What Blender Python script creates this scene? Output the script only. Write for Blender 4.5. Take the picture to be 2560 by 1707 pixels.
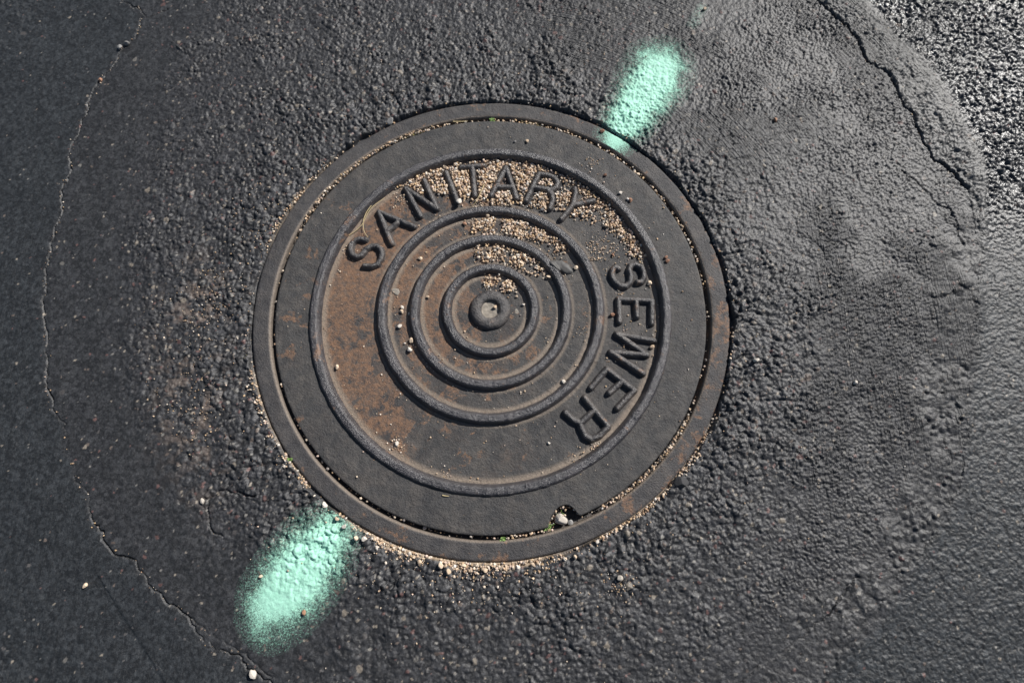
import bpy, math, random
import numpy as np
from mathutils import Matrix, Vector

# ------------------------------------------------------------------ camera, sky, sun, exposure
scene = bpy.context.scene
for o in list(bpy.data.objects):
    bpy.data.objects.remove(o, do_unlink=True)
COL = scene.collection

cam_data = bpy.data.cameras.new('camera')
cam = bpy.data.objects.new('camera', cam_data)
COL.objects.link(cam)
cam_data.sensor_width = 36.0
cam_data.lens = 19.82
cam_data.clip_start = 0.02
cam_data.clip_end = 100.0
cam.matrix_world = Matrix(((0.99997708, 0.00166198, 0.00656409, 0.0378),
                           (0.0, 0.96940978, -0.24544791, -0.2575),
                           (-0.00677122, 0.24544228, 0.96938756, 0.8147),
                           (0, 0, 0, 1)))
cam_data.dof.use_dof = True
cam_data.dof.focus_distance = 0.83
cam_data.dof.aperture_fstop = 4.0
scene.camera = cam

SUN_AZ, SUN_EL = 42.0, 36.5           # degrees, azimuth counter-clockwise from +x
world = bpy.data.worlds.new('World')
scene.world = world
world.use_nodes = True
wn = world.node_tree
bg = wn.nodes['Background']
sky = wn.nodes.new('ShaderNodeTexSky')
sky.sky_type = 'NISHITA'
sky.sun_disc = False
sky.sun_elevation = math.radians(SUN_EL)
sky.sun_rotation = math.radians(90 - SUN_AZ)
wn.links.new(sky.outputs[0], bg.inputs[0])
bg.inputs[1].default_value = 0.05

sun_data = bpy.data.lights.new('sun', 'SUN')
sun_data.energy = 5.0
sun_data.angle = math.radians(0.5)
sun_data.color = (1.0, 0.965, 0.92)
sun = bpy.data.objects.new('sun', sun_data)
COL.objects.link(sun)
ca, ce = math.radians(SUN_AZ), math.radians(SUN_EL)
sdir = Vector((math.cos(ca) * math.cos(ce), math.sin(ca) * math.cos(ce), math.sin(ce)))
sun.rotation_euler = sdir.to_track_quat('Z', 'Y').to_euler()
sun.location = sdir * 5

vs = scene.view_settings
vs.view_transform = 'Standard'
vs.look = 'None'
vs.exposure = 0.35
vs.gamma = 1.0
vs.use_curve_mapping = False
scene.render.engine = 'CYCLES'
scene.render.resolution_x, scene.render.resolution_y = 1024, 682

RNG = np.random.default_rng(7)
random.seed(7)

# ------------------------------------------------------------------ measured layout, metres on the road plane
LETTERS = [
    ('S', [[(-0.1983, 0.1154), (-0.2068, 0.1172), (-0.215, 0.1145), (-0.2204, 0.1073), (-0.221, 0.0992), (-0.2175, 0.0902), (-0.2097, 0.0866), (-0.2032, 0.0893), (-0.1972, 0.0991), (-0.1892, 0.1045), (-0.1809, 0.1054), (-0.1739, 0.1009), (-0.1714, 0.0928), (-0.172, 0.083), (-0.1773, 0.0741), (-0.1854, 0.0706), (-0.1971, 0.072)]]),
    ('A', [[(-0.1568, 0.1089), (-0.18, 0.1631), (-0.1228, 0.138)], [(-0.1638, 0.1308), (-0.1493, 0.1445)]]),
    ('N', [[(-0.1134, 0.1564), (-0.1394, 0.2044), (-0.0875, 0.1684), (-0.1099, 0.2186)]]),
    ('I', [[(-0.0749, 0.2329), (-0.0555, 0.1814)]]),
    ('T', [[(-0.0509, 0.2425), (-0.0136, 0.2453)], [(-0.0327, 0.2425), (-0.0275, 0.1917)]]),
    ('A', [[(-0.0018, 0.1912), (0.0223, 0.2413), (0.0394, 0.1871)], [(0.0071, 0.2071), (0.0314, 0.206)]]),
    ('R', [[(0.0546, 0.1821), (0.0757, 0.2299), (0.0892, 0.2278), (0.1, 0.2238), (0.1061, 0.2137), (0.1033, 0.2047), (0.096, 0.2008), (0.0691, 0.2058)], [(0.0889, 0.2028), (0.0959, 0.1938), (0.0975, 0.1839), (0.0928, 0.1683)]]),
    ('Y', [[(0.1329, 0.2036), (0.1341, 0.1947), (0.1288, 0.1736), (0.1102, 0.1497)], [(0.1621, 0.1817), (0.1419, 0.1769), (0.1288, 0.1736)]]),
    ('S', [[(0.1969, 0.066), (0.1931, 0.069), (0.1884, 0.0644), (0.1866, 0.055), (0.1901, 0.0456), (0.1975, 0.0384), (0.2072, 0.0373), (0.2143, 0.0435), (0.2158, 0.0528), (0.2134, 0.0633), (0.2163, 0.071), (0.2237, 0.0731), (0.2323, 0.0685), (0.2357, 0.0601), (0.2352, 0.0507), (0.2309, 0.0439), (0.2251, 0.0439)]]),
    ('E', [[(0.1948, -0.0194), (0.1946, 0.0165), (0.2456, 0.0137), (0.2428, -0.0225)], [(0.2215, 0.0148), (0.2215, -0.0115)]]),
    ('W', [[(0.2446, -0.0492), (0.1897, -0.0385), (0.2329, -0.071), (0.1798, -0.0666), (0.2257, -0.099)]]),
    ('E', [[(0.1483, -0.1201), (0.1727, -0.092), (0.2112, -0.1243), (0.1859, -0.1499)], [(0.1942, -0.1107), (0.1749, -0.1276)]]),
    ('R', [[(0.1385, -0.1351), (0.171, -0.1769), (0.1577, -0.1901), (0.1466, -0.1951), (0.1377, -0.1901), (0.1329, -0.1801), (0.1309, -0.1719), (0.1517, -0.1536)], [(0.1309, -0.1719), (0.1201, -0.1664), (0.1102, -0.1563)]]),
]
CRACKS = {
    'left': [(-0.6611, 0.5735), (-0.6408, 0.563), (-0.6242, 0.5527), (-0.6078, 0.5338), (-0.6161, 0.5331), (-0.6173, 0.5145), (-0.6202, 0.4896), (-0.6361, 0.4724), (-0.6441, 0.4504), (-0.6514, 0.4287), (-0.6656, 0.4048), (-0.6761, 0.3765), (-0.6796, 0.3625), (-0.6757, 0.3417), (-0.6835, 0.3257), (-0.6841, 0.3007), (-0.6904, 0.2784), (-0.6898, 0.2584), (-0.6823, 0.2365), (-0.6842, 0.2191), (-0.6922, 0.2006), (-0.6819, 0.1646), (-0.6844, 0.1479), (-0.6888, 0.1252), (-0.6883, 0.1008), (-0.6876, 0.0787), (-0.6898, 0.0648), (-0.6817, 0.0314), (-0.6823, 0.0101), (-0.6724, -0.0204), (-0.6634, -0.0466), (-0.6613, -0.0688), (-0.6563, -0.0816), (-0.6529, -0.1015), (-0.6541, -0.1099), (-0.6508, -0.1206), (-0.6391, -0.1348), (-0.6355, -0.1524), (-0.625, -0.1611), (-0.6157, -0.1698), (-0.6101, -0.1836), (-0.6058, -0.2057), (-0.6057, -0.2124), (-0.5905, -0.2225), (-0.586, -0.2342), (-0.5849, -0.2491), (-0.5714, -0.2606), (-0.5588, -0.2736), (-0.5544, -0.2945), (-0.5433, -0.312), (-0.5303, -0.3199), (-0.5261, -0.334), (-0.5162, -0.3433), (-0.5049, -0.3511), (-0.488, -0.3541), (-0.4784, -0.3587), (-0.4738, -0.3705), (-0.4598, -0.3796), (-0.4515, -0.3911), (-0.435, -0.4031), (-0.429, -0.4105), (-0.41, -0.4194), (-0.3995, -0.4253), (-0.3863, -0.4399), (-0.3767, -0.4515), (-0.3732, -0.4577), (-0.3653, -0.4577), (-0.3578, -0.4667), (-0.3465, -0.4682), (-0.3364, -0.4734), (-0.3248, -0.4733), (-0.3196, -0.4823), (-0.3076, -0.4908), (-0.2948, -0.4978), (-0.2782, -0.5066)],
    'left_branch': [(-0.6078, 0.5338), (-0.5864, 0.5413), (-0.5729, 0.5497)],
    'right': [(0.5588, 0.5651), (0.5718, 0.5523), (0.5824, 0.5387), (0.5924, 0.521), (0.6106, 0.5034), (0.6202, 0.4844), (0.6284, 0.4575), (0.6332, 0.4357), (0.6491, 0.4213), (0.6657, 0.4117), (0.6707, 0.3928), (0.6728, 0.3695), (0.6788, 0.3464), (0.6907, 0.3349), (0.6907, 0.3123), (0.6974, 0.2944), (0.7031, 0.2722), (0.7089, 0.2503), (0.7192, 0.2437), (0.7351, 0.2264), (0.7463, 0.205), (0.754, 0.1958)],
    'right_fine': [(0.6551, 0.2289), (0.6682, 0.216), (0.6828, 0.201), (0.7018, 0.1701), (0.7172, 0.1618), (0.7246, 0.1411), (0.7247, 0.1127), (0.7298, 0.1006)],
    'inner1': [(-0.3256, -0.2736), (-0.3715, -0.2654), (-0.3922, -0.279), (-0.3871, -0.3003), (-0.3783, -0.3214), (-0.3638, -0.3266)],
    'fork': [(-0.3995, -0.4253), (-0.3818, -0.4374), (-0.3586, -0.4519), (-0.3304, -0.4662), (-0.3135, -0.4757), (-0.2962, -0.4898), (-0.2795, -0.4991)],
    'far_low': [(0.4944, -0.3771), (0.4449, -0.4265), (0.3986, -0.4602), (0.3489, -0.4862), (0.3262, -0.5058)],
}
RIDGE = [(0.6355, 0.6165), (0.6601, 0.5474), (0.6878, 0.484), (0.7385, 0.4136), (0.7638, 0.346), (0.7779, 0.3007), (0.7874, 0.2674), (0.7873, 0.2133), (0.7642, 0.1369), (0.7393, 0.0441), (0.7204, -0.0503), (0.6973, -0.1222), (0.673, -0.2079), (0.648, -0.2734), (0.6062, -0.3209), (0.5782, -0.3568), (0.5446, -0.397), (0.5066, -0.4361), (0.4592, -0.4743), (0.418, -0.5116)]
SEAL_STEP = [(-0.5368, -0.3781), (-0.4916, -0.4195), (-0.4718, -0.4415), (-0.4526, -0.4612), (-0.429, -0.4839), (-0.4033, -0.5087)]
NOD = [(0.65, -0.0805), (0.7026, -0.0806), (0.687, -0.1741), (0.6528, -0.2627), (0.6126, -0.3157), (0.5657, -0.367), (0.5227, -0.367), (0.5526, -0.3157), (0.5946, -0.2627), (0.6175, -0.1967), (0.6219, -0.1396)]
ZONES = {
    'A': [(-0.157, 0.2042), (-0.1263, 0.2235), (-0.0848, 0.2446), (-0.0356, 0.2547), (0.021, 0.2568), (0.0775, 0.2502), (0.1193, 0.2304), (0.1536, 0.2069), (0.187, 0.1723), (0.2161, 0.1346), (0.2345, 0.0978), (0.2379, 0.0761), (0.2204, 0.0869), (0.2044, 0.1052), (0.1852, 0.131), (0.1652, 0.1437), (0.1382, 0.1573), (0.1109, 0.165), (0.0696, 0.1727), (0.0351, 0.1789), (-0.0203, 0.1768), (-0.0414, 0.1884), (-0.0693, 0.1923), (-0.0905, 0.2024), (-0.1183, 0.2002)],
    'B': [(-0.0304, 0.148), (0.0014, 0.1537), (0.0316, 0.1487), (0.0545, 0.1419), (0.0756, 0.1342), (0.0965, 0.1207), (0.1102, 0.1036), (0.1152, 0.0923), (0.0994, 0.0868), (0.0891, 0.0943), (0.0752, 0.1019), (0.0614, 0.1151), (0.0439, 0.1209), (0.0228, 0.1267), (-0.0037, 0.1277), (-0.0266, 0.1307)],
    'C': [(-0.0243, 0.0984), (-0.0034, 0.1059), (0.0211, 0.1039), (0.0438, 0.0963), (0.0628, 0.0813), (0.0783, 0.0683), (0.0816, 0.059), (0.0626, 0.0591), (0.0437, 0.0684), (0.0281, 0.0777), (0.0055, 0.0815), (-0.0136, 0.0815), (-0.024, 0.0778)],
    'D': [(-0.0167, 0.0483), (-0.0081, 0.0565), (0.0109, 0.0565), (0.0281, 0.0518), (0.0402, 0.0427), (0.047, 0.0336), (0.0367, 0.0228), (0.0247, 0.0282), (0.0093, 0.0355), (-0.0062, 0.0364), (-0.0148, 0.041)],
}

R_FRAME, R_FRAME_IN, R_LID = 0.360, 0.3322, 0.3262
FLOOR = -0.0080                     # sunken floor of the cover below the collar top
RINGS = [(0.2668, 0.0098, 0.0120), (0.1655, 0.0088, 0.0096), (0.1157, 0.0087, 0.0096), (0.0670, 0.0084, 0.0096)]  # radius, half width, height


# ------------------------------------------------------------------ noise helpers
def sstep(a, b, x):
    t = np.clip((x - a) / (b - a), 0, 1)
    return t * t * (3 - 2 * t)


_tabs = {}
def tab(seed):
    if seed not in _tabs:
        _tabs[seed] = np.random.default_rng(seed + 1000).random((256, 256)).astype(np.float32)
    return _tabs[seed]


def vnoise(x, y, size, seed):
    u = x / size + 71.3
    v = y / size + 37.7
    iu = np.floor(u).astype(np.int64)
    iv = np.floor(v).astype(np.int64)
    fu = u - iu
    fv = v - iv
    fu = fu * fu * (3 - 2 * fu)
    fv = fv * fv * (3 - 2 * fv)
    T = tab(seed)
    a = T[iv & 255, iu & 255]
    b = T[iv & 255, (iu + 1) & 255]
    c = T[(iv + 1) & 255, iu & 255]
    d = T[(iv + 1) & 255, (iu + 1) & 255]
    return ((a * (1 - fu) + b * fu) * (1 - fv) + (c * (1 - fu) + d * fu) * fv) * 2 - 1


def fbm(x, y, size, octv, seed, gain=0.5):
    s = 0
    amp = 1.0
    tot = 0
    for k in range(octv):
        s = s + amp * vnoise(x * math.cos(k * .7) - y * math.sin(k * .7), x * math.sin(k * .7) + y * math.cos(k * .7), size / 2 ** k, seed + k)
        tot += amp
        amp *= gain
    return s / tot


def cells(x, y, size, seed, rmin=0.45, rmax=0.85):
    """field of rounded stones: dome height 0..1 and the random number of the stone on top"""
    u = x / size + 60.0
    v = y / size + 60.0
    iu = np.floor(u).astype(np.int64)
    iv = np.floor(v).astype(np.int64)
    best = np.zeros_like(u)
    rid = np.zeros_like(u)
    JX, JY, RR, AA, ID = (tab(seed + k) for k in range(5))
    for dy in (-1, 0, 1):
        for dx in (-1, 0, 1):
            cu = (iu + dx) & 255
            cv = (iv + dy) & 255
            px = iu + dx + JX[cv, cu]
            py = iv + dy + JY[cv, cu]
            rr = rmin + (rmax - rmin) * RR[cv, cu]
            d2 = ((u - px) ** 2 + (v - py) ** 2) / (rr * rr)
            ta = AA[cu, cv] * 6.283          # each stone leans its own way
            lean = 1 + 0.55 * ((u - px) * np.cos(ta) + (v - py) * np.sin(ta)) / rr
            h = np.clip(1 - d2, 0, 1) ** 0.48 * (0.35 + 0.65 * AA[cv, cu]) * lean
            m = h > best
            best = np.where(m, h, best)
            rid = np.where(m, ID[cv, cu], rid)
    return best, rid


def seg_dist(x, y, a, b):
    ax, ay = a
    bx, by = b
    dx, dy = bx - ax, by - ay
    L = dx * dx + dy * dy + 1e-12
    t = np.clip(((x - ax) * dx + (y - ay) * dy) / L, 0, 1)
    return np.hypot(x - ax - t * dx, y - ay - t * dy)


def poly_dist(x, y, pts):
    d = np.full(np.shape(x), 9.0)
    for a, b in zip(pts[:-1], pts[1:]):
        d = np.minimum(d, seg_dist(x, y, a, b))
    return d


def in_poly(x, y, pts):
    ins = np.zeros(np.shape(x), bool)
    n = len(pts)
    for i in range(n):
        x0, y0 = pts[i]
        x1, y1 = pts[(i + 1) % n]
        c = ((y0 > y) != (y1 > y)) & (x < (x1 - x0) * (y - y0) / (y1 - y0 + 1e-12) + x0)
        ins ^= c
    return ins


# ------------------------------------------------------------------ mesh and object helpers
def mesh_np(name, V, F, mat, smooth=True, attrs=None):
    me = bpy.data.meshes.new(name)
    V = np.asarray(V, np.float32)
    F = np.asarray(F, np.int32)
    n = F.shape[1]
    me.vertices.add(len(V))
    me.vertices.foreach_set('co', V.ravel())
    me.loops.add(F.size)
    me.loops.foreach_set('vertex_index', F.ravel())
    me.polygons.add(len(F))
    me.polygons.foreach_set('loop_start', np.arange(0, F.size, n, dtype=np.int32))
    me.polygons.foreach_set('use_smooth', np.full(len(F), smooth, bool))
    for k, (typ, arr) in (attrs or {}).items():
        at = me.attributes.new(k, typ, 'POINT')
        at.data.foreach_set('color' if typ == 'FLOAT_COLOR' else 'value', np.asarray(arr, np.float32).ravel())
    me.materials.append(mat)
    me.update(calc_edges=True)
    return me


def obj(name, me, parent=None, loc=None, label=None, cat=None, group=None, kind=None):
    o = bpy.data.objects.new(name, me)
    COL.objects.link(o)
    if parent:
        o.parent = parent
    if loc:
        o.location = loc
    if label:
        o['label'] = label
    if cat:
        o['category'] = cat
    if group:
        o['group'] = group
    if kind:
        o['kind'] = kind
    return o


def compact(V, F, *arrs):
    used = np.unique(F)
    remap = np.full(len(V), -1, np.int64)
    remap[used] = np.arange(len(used))
    return (V[used], remap[F]) + tuple(a[used] for a in arrs)


# ------------------------------------------------------------------ materials
class NT:
    def __init__(self, name):
        self.m = bpy.data.materials.new(name)
        self.m.use_nodes = True
        self.t = self.m.node_tree
        self.bsdf = self.t.nodes['Principled BSDF']
        self.out = self.t.nodes['Material Output']
        self.tc = self.n('ShaderNodeTexCoord')

    def n(self, typ, **kw):
        nd = self.t.nodes.new(typ)
        for k, v in kw.items():
            setattr(nd, k, v)
        return nd

    def set(self, sock, v):
        if isinstance(v, bpy.types.NodeSocket):
            self.t.links.new(v, sock)
        elif v is not None:
            sock.default_value = v

    def noise(self, scale, detail=3.0, rough=0.55, vec=None, dist=0.0):
        nd = self.n('ShaderNodeTexNoise')
        self.set(nd.inputs['Vector'], vec or self.tc.outputs['Object'])
        nd.inputs['Scale'].default_value = scale
        nd.inputs['Detail'].default_value = detail
        nd.inputs['Roughness'].default_value = rough
        nd.inputs['Distortion'].default_value = dist
        return nd.outputs[0]

    def ramp(self, v, a, b, lo=0.0, hi=1.0):
        nd = self.n('ShaderNodeMapRange', interpolation_type='SMOOTHSTEP')
        self.set(nd.inputs[0], v)
        for i, q in ((1, a), (2, b), (3, lo), (4, hi)):
            nd.inputs[i].default_value = q
        return nd.outputs[0]

    def math(self, op, a, b=None, c=None, clamp=False):
        nd = self.n('ShaderNodeMath', operation=op, use_clamp=clamp)
        self.set(nd.inputs[0], a)
        self.set(nd.inputs[1], b)
        self.set(nd.inputs[2], c)
        return nd.outputs[0]

    def mix(self, f, a, b, blend='MIX'):
        nd = self.n('ShaderNodeMix', data_type='RGBA', blend_type=blend)
        self.set(nd.inputs[0], f)
        for s, v in ((nd.inputs[6], a), (nd.inputs[7], b)):
            if isinstance(v, tuple):
                v = v + (1.0,) if len(v) == 3 else v
            self.set(s, v)
        return nd.outputs[2]

    def attr(self, name):
        return self.n('ShaderNodeAttribute', attribute_name=name)

    def bump(self, h, strength, dist, normal=None):
        nd = self.n('ShaderNodeBump')
        self.set(nd.inputs['Height'], h)
        nd.inputs['Strength'].default_value = strength
        nd.inputs['Distance'].default_value = dist
        if normal:
            self.set(nd.inputs['Normal'], normal)
        return nd.outputs[0]

    def mapping(self, scale, rot=0.0, vec=None):
        nd = self.n('ShaderNodeMapping')
        self.set(nd.inputs['Vector'], vec or self.tc.outputs['Object'])
        nd.inputs['Scale'].default_value = scale
        nd.inputs['Rotation'].default_value = (0, 0, rot)
        return nd.outputs[0]


def mat_asphalt():
    T = NT('asphalt')
    col = T.attr('col').outputs['Color']
    f = T.noise(650, 4, 0.65)
    big = T.noise(14, 4, 0.6)
    c = T.mix(1.0, col, T.mix(f, (0.45, 0.45, 0.46), (1.55, 1.55, 1.54)), 'MULTIPLY')
    c = T.mix(1.0, c, T.mix(big, (0.82, 0.83, 0.85), (1.18, 1.17, 1.15)), 'MULTIPLY')
    T.set(T.bsdf.inputs['Base Color'], c)
    gl = T.attr('gloss').outputs['Fac']
    r = T.math('ADD', T.math('MULTIPLY', f, 0.22), 0.42)
    r = T.math('SUBTRACT', r, T.math('MULTIPLY', gl, 0.22))
    T.set(T.bsdf.inputs['Roughness'], r)
    T.bsdf.inputs['Specular IOR Level'].default_value = 0.5
    # brushed seal coat: long fine strokes
    br = T.attr('brush').outputs['Fac']
    st = T.noise(1.0, 3, 0.6, T.mapping((430, 3, 1), 0.03))
    sx = T.n('ShaderNodeSeparateXYZ')
    T.set(sx.inputs[0], T.tc.outputs['Object'])
    rad = T.math('SQRT', T.math('ADD', T.math('POWER', sx.outputs[0], 2.0), T.math('POWER', sx.outputs[1], 2.0)))
    ang = T.math('ARCTAN2', sx.outputs[1], sx.outputs[0])
    cv = T.n('ShaderNodeCombineXYZ')
    T.set(cv.inputs[0], T.math('MULTIPLY', rad, 330.0))
    T.set(cv.inputs[1], T.math('MULTIPLY', ang, 2.5))
    st2 = T.noise(1.0, 3, 0.6, cv.outputs[0])
    br2 = T.attr('sweep').outputs['Fac']
    hs = T.math('ADD', T.math('MULTIPLY', st, br), T.math('MULTIPLY', st2, br2))
    n1 = T.bump(hs, 1.0, 0.0045)
    n2 = T.bump(T.noise(420, 3, 0.6), 0.8, 0.0010, n1)
    T.set(T.bsdf.inputs['Normal'], n2)
    return T.m


def mat_iron(name, base, base2, rust=0.5, dust=0.25, rough=0.5, left=0.0, grain=1.0, bands=(), spec=0.5, inner=9.0):
    """cast iron: dark scale, rust patches, pale dust in the pores; bands are radii where dust collects"""
    T = NT(name)
    co = T.tc.outputs['Object']
    f = T.noise(480, 4, 0.65)
    m = T.noise(55, 5, 0.65)
    b = T.noise(9, 5, 0.6, dist=0.6)
    c = T.mix(T.ramp(m, 0.35, 0.68), base, base2)
    c = T.mix(1.0, c, T.mix(T.ramp(T.noise(30, 5, 0.7, dist=0.8), 0.33, 0.68), (0.72, 0.72, 0.74), (1.28, 1.25, 1.21)), 'MULTIPLY')
    scr = T.ramp(T.noise(1.0, 3, 0.6, T.mapping((90, 900, 1), 0.9)), 0.66, 0.74, 0.0, 0.45)
    c = T.mix(scr, c, (0.13, 0.12, 0.112))
    sx = T.n('ShaderNodeSeparateXYZ')
    T.set(sx.inputs[0], co)
    # rust eats in from one side and in scattered scabs
    side = T.math('MULTIPLY', T.math('ADD', T.math('MULTIPLY', sx.outputs[0], -1.0), T.math('MULTIPLY', sx.outputs[1], 0.15)), left)
    rv = T.math('ADD', T.math('ADD', T.math('MULTIPLY', b, 0.62), T.math('MULTIPLY', m, 0.38)), side)
    rad = T.math('SQRT', T.math('ADD', T.math('POWER', sx.outputs[0], 2.0), T.math('POWER', sx.outputs[1], 2.0)))
    rv = T.math('SUBTRACT', rv, T.ramp(rad, inner - 0.004, inner + 0.004, 0.0, 0.34))
    soft = T.ramp(rv, 0.62 - rust * 0.26, 0.86 - rust * 0.2)
    speck = T.ramp(T.noise(150, 5, 0.75), 0.42, 0.60)
    c = T.mix(T.math('MULTIPLY', soft, T.math('MULTIPLY_ADD', speck, 0.7, 0.22)), c, (0.112, 0.078, 0.061))
    scab = T.ramp(T.math('ADD', T.math('ADD', T.math('MULTIPLY', T.noise(38, 6, 0.7, dist=0.4), 0.8), T.math('MULTIPLY', b, 0.28)), T.math('ADD', T.ramp(rad, 0.10, 0.185, 0.05 if inner < 1 else 0.0, 0.0), T.math('SUBTRACT', side, T.ramp(rad, inner - 0.004, inner + 0.004, 0.0, 0.2)))), 0.630 - rust * 0.06, 0.675 - rust * 0.06)
    c = T.mix(T.math('MULTIPLY', scab, T.math('MULTIPLY_ADD', speck, 0.5, 0.3)), c, (0.215, 0.118, 0.066))
    # pale dust
    dv = T.ramp(T.noise(26, 5, 0.7), 0.46, 0.75, 0.0, dust)
    for rb, w, amt in bands:
        d = T.math('ABSOLUTE', T.math('SUBTRACT', rad, rb))
        k = T.ramp(T.math('ADD', d, T.math('MULTIPLY', m, w * 0.7)), w * 0.35, w * 1.5, amt, 0.0)
        dv = T.math('MAXIMUM', dv, k)
    dv = T.math('MULTIPLY', dv, T.math('MULTIPLY_ADD', f, 0.9, 0.35))
    c = T.mix(dv, c, (0.25, 0.20, 0.155))
    c = T.mix(1.0, c, T.mix(f, (0.6, 0.6, 0.6), (1.4, 1.4, 1.4)), 'MULTIPLY')
    T.set(T.bsdf.inputs['Base Color'], c)
    r = T.math('ADD', T.math('MULTIPLY', f, 0.25), rough)
    r = T.math('ADD', r, T.math('MULTIPLY', soft, 0.15))
    T.set(T.bsdf.inputs['Roughness'], r)
    T.bsdf.inputs['Specular IOR Level'].default_value = spec
    n1 = T.bump(T.noise(330, 4, 0.7), 0.8 * grain, 0.0018)
    n2 = T.bump(m, 0.45 * grain, 0.0035, n1)
    n3 = T.bump(T.noise(900, 2, 0.6), 0.6 * grain, 0.0007, n2)
    T.set(T.bsdf.inputs['Normal'], n3)
    return T.m


def mat_grain_attr():
    T = NT('sand_grain')
    c = T.mix(1.0, T.attr('col').outputs['Color'], T.mix(T.noise(700, 3, 0.6), (0.7, 0.7, 0.7), (1.25, 1.25, 1.25)), 'MULTIPLY')
    T.set(T.bsdf.inputs['Base Color'], c)
    T.bsdf.inputs['Roughness'].default_value = 0.75
    T.bsdf.inputs['Specular IOR Level'].default_value = 0.35
    return T.m


def mat_rock(name, c1, c2, scale=260):
    T = NT(name)
    oi = T.n('ShaderNodeObjectInfo')
    k = T.math('MULTIPLY_ADD', T.noise(scale, 4, 0.65), 0.8, T.math('MULTIPLY_ADD', oi.outputs['Random'], 0.7, -0.25))
    T.set(T.bsdf.inputs['Base Color'], T.mix(T.math('ADD', k, 0.0, clamp=True), c1, c2))
    T.bsdf.inputs['Roughness'].default_value = 0.75
    T.set(T.bsdf.inputs['Normal'], T.bump(T.noise(700, 3, 0.6), 0.5, 0.001))
    return T.m


def mat_paint():
    T = NT('mint_spray_paint')
    a = T.attr('cover').outputs['Fac']
    sp = T.math('ADD', T.math('MULTIPLY', T.noise(420, 3, 0.7), 0.55), T.math('MULTIPLY', T.noise(1000, 2, 0.7), 0.45))
    # droplets: opaque where the coat is thick, scattered specks towards the edge
    op = T.ramp(T.math('ADD', a, T.math('MULTIPLY_ADD', sp, 1.9, -0.95)), 0.06, 0.74)
    sxx = T.mix(T.noise(160, 3, 0.6), (0.31, 0.66, 0.49), (0.42, 0.73, 0.60))
    T.set(T.bsdf.inputs['Base Color'], sxx)
    T.bsdf.inputs['Roughness'].default_value = 0.6
    T.bsdf.inputs['Specular IOR Level'].default_value = 0.3
    T.set(T.bsdf.inputs['Alpha'], op)
    T.set(T.bsdf.inputs['Normal'], T.bump(T.noise(380, 5, 0.7), 0.6, 0.0014))
    return T.m


def mat_plain(name, c1, c2, scale=200, rough=0.7, trans=0.0):
    T = NT(name)
    T.set(T.bsdf.inputs['Base Color'], T.mix(T.noise(scale, 3, 0.6), c1, c2))
    T.bsdf.inputs['Roughness'].default_value = rough
    T.set(T.bsdf.inputs['Normal'], T.bump(T.noise(scale * 2.5, 3, 0.6), 0.4, 0.0008))
    return T.m


M_ASPHALT = mat_asphalt()
M_FRAME = mat_iron('frame_iron', (0.042, 0.041, 0.043), (0.058, 0.054, 0.053), rust=0.30, dust=0.10, rough=0.5, left=-0.10, bands=((0.3335, 0.003, 0.75),))
M_PLATE = mat_iron('plate_iron', (0.040, 0.040, 0.041), (0.062, 0.058, 0.055), rust=0.66, dust=0.16, rough=0.55, left=0.62, inner=0.262,
                   bands=((0.2545, 0.008, 1.0), (0.1545, 0.006, 1.0), (0.1045, 0.006, 1.0), (0.056, 0.006, 1.0), (0.1765, 0.004, 0.6), (0.1265, 0.004, 0.6), (0.0775, 0.004, 0.7)))
M_RIM = M_PLATE
M_RING = mat_iron('ring_iron', (0.030, 0.028, 0.033), (0.048, 0.045, 0.049), rust=0.0, dust=0.05, rough=0.22, grain=1.3, spec=0.9)
M_LETTER = mat_iron('letter_iron', (0.038, 0.035, 0.036), (0.060, 0.053, 0.050), rust=0.22, dust=0.12, rough=0.28, grain=1.2, spec=0.85)
M_BOSS = mat_iron('boss_iron', (0.040, 0.037, 0.038), (0.062, 0.056, 0.054), rust=0.1, dust=0.3, rough=0.34, grain=1.4, spec=0.8)
M_GRAIN = mat_grain_attr()
M_TAN = mat_rock('tan_stone', (0.50, 0.36, 0.24), (0.74, 0.60, 0.45))
M_PALE = mat_rock('pale_stone', (0.46, 0.41, 0.35), (0.72, 0.66, 0.58))
M_RED = mat_rock('reddish_stone', (0.25, 0.12, 0.075), (0.42, 0.24, 0.15))
M_GREY = mat_rock('grey_stone', (0.13, 0.125, 0.12), (0.36, 0.35, 0.335), 120)
M_DARK = mat_rock('tarred_stone', (0.025, 0.025, 0.027), (0.05, 0.05, 0.052), 160)
M_PAINT = mat_paint()
M_CEMENT = mat_plain('pale_cement', (0.07, 0.058, 0.048), (0.46, 0.41, 0.34), 150, 0.85)
M_LEAF = mat_plain('weed_leaf', (0.10, 0.19, 0.045), (0.22, 0.33, 0.09), 300)
M_DRY = mat_plain('dry_grass', (0.42, 0.31, 0.15), (0.62, 0.52, 0.30), 300)
M_MOSS = mat_plain('yellow_grass', (0.27, 0.27, 0.08), (0.48, 0.42, 0.16), 300)
M_GUM = mat_plain('old_gum', (0.055, 0.053, 0.051), (0.085, 0.082, 0.078), 120, 0.6)
M_CRUST = mat_plain('pale_crust', (0.16, 0.14, 0.115), (0.34, 0.31, 0.27), 260, 0.9)

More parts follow.
